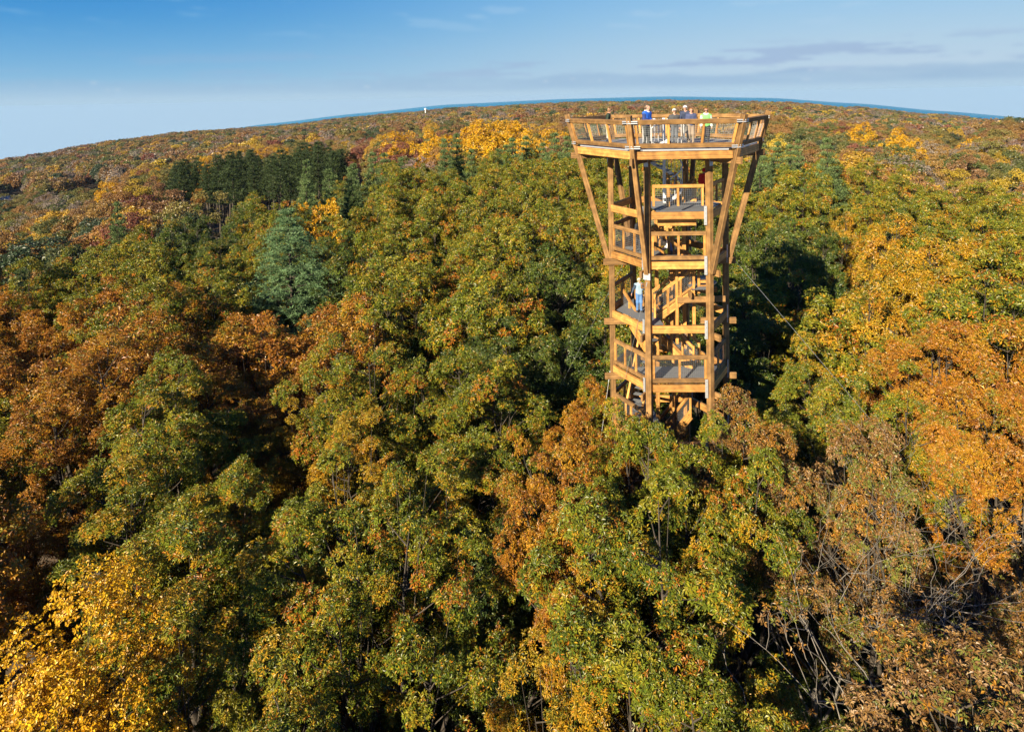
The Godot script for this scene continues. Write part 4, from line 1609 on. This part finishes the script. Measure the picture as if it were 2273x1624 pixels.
func distant_wood() -> void:
	var o := Node3D.new()
	o.name = "distant_forest"
	o.set_meta("kind", "stuff")
	o.set_meta("label", "far autumn forest of rust, olive and yellow crowns reaching to the lake")
	o.set_meta("category", "forest")
	add_child(o)
	var shapes := []
	for k in 8:
		var j := k % 4
		var c := broad_crown(200 + k, "grey", 21.0, [4.3, 4.8, 3.9, 4.5][j], [11.0, 10.0, 13.0, 9.5][j], 30, ([1900, 1900, 1800, 600] if k < 4 else [300, 300, 280, 150])[j], 4, 0.34 if k < 4 else 1.0, 0.20 if k < 4 else 0.6, 1.15)
		shapes.append(c[0])
	var places := [[], [], [], [], [], [], [], []]
	var tints := [[], [], [], [], [], [], [], []]
	var patch := FastNoiseLite.new()
	patch.seed = 21
	patch.frequency = 0.006
	var cols := [Color(0.235, 0.135, 0.055), Color(0.30, 0.172, 0.050), Color(0.44, 0.29, 0.030), Color(0.190, 0.160, 0.040), Color(0.110, 0.130, 0.036), Color(0.24, 0.19, 0.155), Color(0.048, 0.072, 0.034), Color(0.21, 0.080, 0.048)]  # dulled towards brown and mauve: some haze is put into these colours
	var share := [4.5, 3.2, 1.3, 4.5, 3.2, 2.4, 1.0, 0.5]
	var r := 60.0
	while r < 3300.0:
		var gap := 7.6 if r < 320.0 else (9.0 if r < 800.0 else (12.0 if r < 1500.0 else 16.0))
		var n := int(1.75 * r / gap)
		for i in n:
			var a := -0.875 + 1.75 * (i + rng.randf()) / n
			var rr := r + rng.randf_range(-0.5, 0.5) * gap
			var x := rr * sin(a)
			var z := -rr * cos(a)
			var t := bearing(x, z)
			if rr < curve(CREST, t) * 1.28 or rr > shore(t):
				continue
			if rr < 340.0 and not free_of(x, z, 2.4):
				continue
			if in_clearing(x, z):
				continue
			# open ground before the pine stand
			if rr < 300.0 and t < -0.2 and t > -0.56 and seen_at(Vector3(x, land(x, z) + 21.0, z)).y < 452.0 and rr < 292.0 + (t + 0.38) * 120.0:
				continue
			var bias := patch.get_noise_2d(x, z)
			var total := 0.0
			var wts := []
			for k in 8:
				var w: float = share[k]
				if rr < 480.0:
					w *= [0.8, 1.7, 2.3, 1.0, 1.0, 1.2, 1.3, 2.2][k]
				if k == 2:
					w *= 0.5 + 5.0 * maxf(0.0, bias)
				elif k == 3 or k == 4:
					w *= maxf(0.15, 1.0 - 2.2 * bias)
				elif k == 5 and t < -0.35 and rr < 500.0:
					w *= 1.1
				wts.append(w)
				total += w
			var pick := rng.randf() * total
			var c: Color = cols[0]
			var kk := 0
			for k in 8:
				pick -= wts[k]
				if pick <= 0.0:
					c = cols[k]
					kk = k
					break
			var s := rng.randf_range(0.82, 1.18)
			c = Color(c.r * s, c.g * s * rng.randf_range(0.9, 1.1), c.b * s)
			var m := (3 if kk == 5 else rng.randi() % 3) + (0 if rr < 420.0 else 4)
			var h := rng.randf_range(0.80, 1.12)
			var w2 := h * rng.randf_range(0.95, 1.35) * (gap / 8.6 if r > 700.0 else 1.0)
			var b := Basis(Vector3.UP, rng.randf() * TAU).scaled(Vector3(w2, h, w2))
			places[m].append(Transform3D(b, Vector3(x, land(x, z), z)))
			tints[m].append(c)
		r += gap
	for k in 8:
		var mm := MultiMesh.new()
		mm.transform_format = MultiMesh.TRANSFORM_3D
		mm.use_colors = true
		mm.mesh = shapes[k]
		mm.instance_count = places[k].size()
		for i in places[k].size():
			mm.set_instance_transform(i, places[k][i])
			mm.set_instance_color(i, tints[k][i])
		var mi := MultiMeshInstance3D.new()
		mi.name = "tree_crowns"
		mi.multimesh = mm
		mi.material_override = leaf_mat
		mi.set_meta("kind", "stuff")
		o.add_child(mi, true)

const SKYLINE := [[0.0, 545.0], [300.0, 505.0], [500.0, 472.0], [600.0, 440.0], [750.0, 398.0], [850.0, 368.0], [1250.0, 340.0], [1700.0, 335.0], [1850.0, 355.0], [2050.0, 395.0], [2273.0, 420.0]]

var clear_a := Vector2.ZERO
var clear_b := Vector2.ZERO

func ground_seen(px: float, py: float) -> Vector3:
	var d: Vector3 = cam_basis * Vector3((px - 1136.5) / F, (285.0 - py) / F, -1.0)
	var t := 60.0
	while t < 3000.0:
		var p := Vector3(0, EYE, 0) + d * t
		if p.y < land(p.x, p.z):
			return Vector3(p.x, land(p.x, p.z), p.z)
		t += 0.5
	return Vector3.ZERO

func in_clearing(x: float, z: float) -> bool:
	for c in [clear_a, clear_b]:
		var q := Geometry2D.get_closest_point_to_segment(Vector2(x, z), c * 1.03, c * 0.62)
		if q.distance_to(Vector2(x, z)) < 13.0:
			return true
	return false

# a sheet laid on the land
func patch(called: String, centre: Vector2, along: Vector2, long: float, wide: float, lift: float, m: Material) -> void:
	var v := PackedVector3Array()
	var nrm := PackedVector3Array()
	var idx := PackedInt32Array()
	var side := Vector2(-along.y, along.x)
	for i in 13:
		for j in 9:
			var p := centre + along * long * (i / 12.0 - 0.5) + side * wide * (j / 8.0 - 0.5) * (1.0 + 0.15 * sin(i * 1.3))
			v.append(Vector3(p.x, land(p.x, p.y) + lift, p.y))
			nrm.append(Vector3.UP)
	for i in 12:
		for j in 8:
			var p := i * 9 + j
			idx.append_array(PackedInt32Array([p, p + 9, p + 1, p + 1, p + 9, p + 10]))
	structure(called, arrays_mesh(v, idx, PackedColorArray(), nrm), m)

func far_things() -> void:
	# a mown clearing and a road with a house in the hollow
	var grass := mat("grass", lin(0.135, 0.17, 0.05), 1.0)
	patch("lawn", clear_a * 0.83, clear_a.normalized(), clear_a.length() * 0.42, 24.0, 0.35, grass)
	var verge := mat("verge", lin(0.15, 0.16, 0.06), 1.0)
	patch("lawn", clear_b * 0.83, clear_b.normalized(), clear_b.length() * 0.42, 24.0, 0.35, verge)
	var asphalt := mat("asphalt", lin(0.11, 0.11, 0.12), 0.9)
	patch("road", clear_b * 0.975, Vector2(clear_b.y, -clear_b.x).normalized(), 30.0, 5.5, 0.42, asphalt)
	house(Vector3(clear_b.x * 1.01, land(clear_b.x * 1.01, clear_b.y * 1.01), clear_b.y * 1.01), 0.55)
	# a water tower and pale buildings that break the far canopy
	var white := mat("white_paint", lin(0.72, 0.73, 0.74), 0.6)
	var p := tree_ahead(945.0, 1350.0)
	var w := base("water_tower", p, "tiny white water tower standing out of the far forest", "water tower")
	var stem := CylinderMesh.new()
	stem.top_radius = 0.9
	stem.bottom_radius = 1.6
	stem.height = 28.0
	part("stem", stem, white, w).position.y = 14.0
	var tank := SphereMesh.new()
	tank.radius = 2.6
	tank.height = 4.4
	part("tank", tank, white, w).position.y = 29.5
	for b in [[1702.0, 1750.0, "tiny white building showing over the far forest under the lake"], [2050.0, 1050.0, "small white building among the far trees below the lake shore"]]:
		p = tree_ahead(b[0], b[1])
		var o := base("white_building", p, b[2], "building", "", 0.3)
		var x := Boxes.new()
		x.bar(Vector3(-7, 11.5, 0), Vector3(7, 11.5, 0), 9.0, 23.0)
		part("wall", commit(x), white, o)
		var roof := PrismMesh.new()
		roof.size = Vector3(10.0, 3.0, 15.0)
		var r := part("roof", roof, asphalt, o)
		r.position.y = 24.5
		r.rotation.y = PI / 2
		for k in 5:
			var win := Boxes.new()
			win.bar(Vector3(-5.0 + k * 2.5, 18.0, 4.4), Vector3(-5.0 + k * 2.5, 20.0, 4.4), 1.2, 0.3, Vector3(0, 0, 1))
			part("window", commit(win), asphalt, o)

func house(at: Vector3, turn: float) -> void:
	var o := base("house", at, "house with a pale grey roof and white walls at the edge of the clearing", "house", "", turn)
	var wall := mat("siding", lin(0.62, 0.62, 0.60), 0.8)
	var roofing := mat("shingle", lin(0.30, 0.31, 0.33), 0.9)
	var glass := mat("window_glass", lin(0.05, 0.06, 0.08), 0.1)
	var x := Boxes.new()
	x.bar(Vector3(-6, 1.8, 0), Vector3(6, 1.8, 0), 7.6, 3.6)
	part("wall", commit(x), wall, o)
	var pr := PrismMesh.new()
	pr.size = Vector3(9.0, 2.6, 13.2)
	var r := part("roof", pr, roofing, o)
	r.position.y = 4.9
	r.rotation.y = PI / 2
	var ch := Boxes.new()
	ch.bar(Vector3(0, -1.0, 2.6), Vector3(0, 2.0, 2.6), 0.9, 0.7)
	part("chimney", commit(ch), wall, r)
	for k in 4:
		if k == 2:
			continue
		var w := Boxes.new()
		w.bar(Vector3(-4.4 + k * 2.9, 1.2, 3.82), Vector3(-4.4 + k * 2.9, 2.6, 3.82), 1.2, 0.08, Vector3(0, 0, 1))
		part("window", commit(w), glass, o)
	var dr := Boxes.new()
	dr.bar(Vector3(1.4, 0.0, 3.83), Vector3(1.4, 2.1, 3.83), 1.0, 0.08, Vector3(0, 0, 1))
	part("door", commit(dr), roofing, o)

func _ready() -> void:
	rng.seed = 20121
	noise.seed = 3
	noise.frequency = 0.01
	# ---- camera
	var cam := Camera3D.new()
	cam.name = "camera"
	cam.projection = Camera3D.PROJECTION_FRUSTUM
	cam.near = 0.1
	cam.far = 90000.0
	cam.size = 2.0 * 812.0 / F * cam.near
	cam.frustum_offset = Vector2(0, -527.0 / F * cam.near)
	cam.position = Vector3(0, EYE, 0)
	cam_basis = Basis(Vector3.RIGHT, deg_to_rad(-PITCH)) * Basis(Vector3.BACK, deg_to_rad(-ROLL))
	cam.basis = cam_basis
	add_child(cam)
	cam.current = true
	# ---- sun: low in the sky, behind the left shoulder
	var sun := DirectionalLight3D.new()
	sun.name = "sun"
	var az := deg_to_rad(33.0)
	var el := deg_to_rad(25.0)
	var to_sun := Vector3(-sin(az) * cos(el), sin(el), cos(az) * cos(el))
	sun.basis = Basis.looking_at(-to_sun, Vector3.UP)
	sun.light_energy = 1.6
	sun.light_color = Color(1.0, 0.93, 0.80)
	sun.light_angular_distance = 0.5
	sun.shadow_enabled = true
	add_child(sun)
	# ---- sky and exposure
	var env := Environment.new()
	env.background_mode = Environment.BG_SKY
	env.sky = make_sky(to_sun)
	env.background_energy_multiplier = 0.41
	env.tonemap_mode = Environment.TONE_MAPPER_LINEAR
	env.tonemap_exposure = 2.4
	env.fog_enabled = true
	env.fog_density = 0.00003
	env.fog_light_color = Color(0.70, 0.86, 1.0)
	env.sdfgi_enabled = true
	env.ssao_enabled = true
	env.ssil_enabled = true
	var we := WorldEnvironment.new()
	we.name = "environment"
	we.environment = env
	add_child(we)
	# ---- ground and lake
	var gm := mat("forest_floor", lin(0.085, 0.058, 0.034), 1.0)
	structure("ground", polar_sheet(2.0, 3700.0, 110, 160, PI, ground_with_shore), gm)
	var lm := mat("lake_water", lin(0.018, 0.18, 0.33), 0.9)
	lm.metallic_specular = 0.15
	structure("lake", polar_sheet(1500.0, 15000.0, 30, 160, 1.15, lake_level), lm)
	var ga := ground_seen(185.0, 446.0)
	var gb := ground_seen(22.0, 452.0)
	clear_a = Vector2(ga.x, ga.z)
	clear_b = Vector2(gb.x, gb.z)
	grow_wood()
	build_tower()
	people()
	far_things()
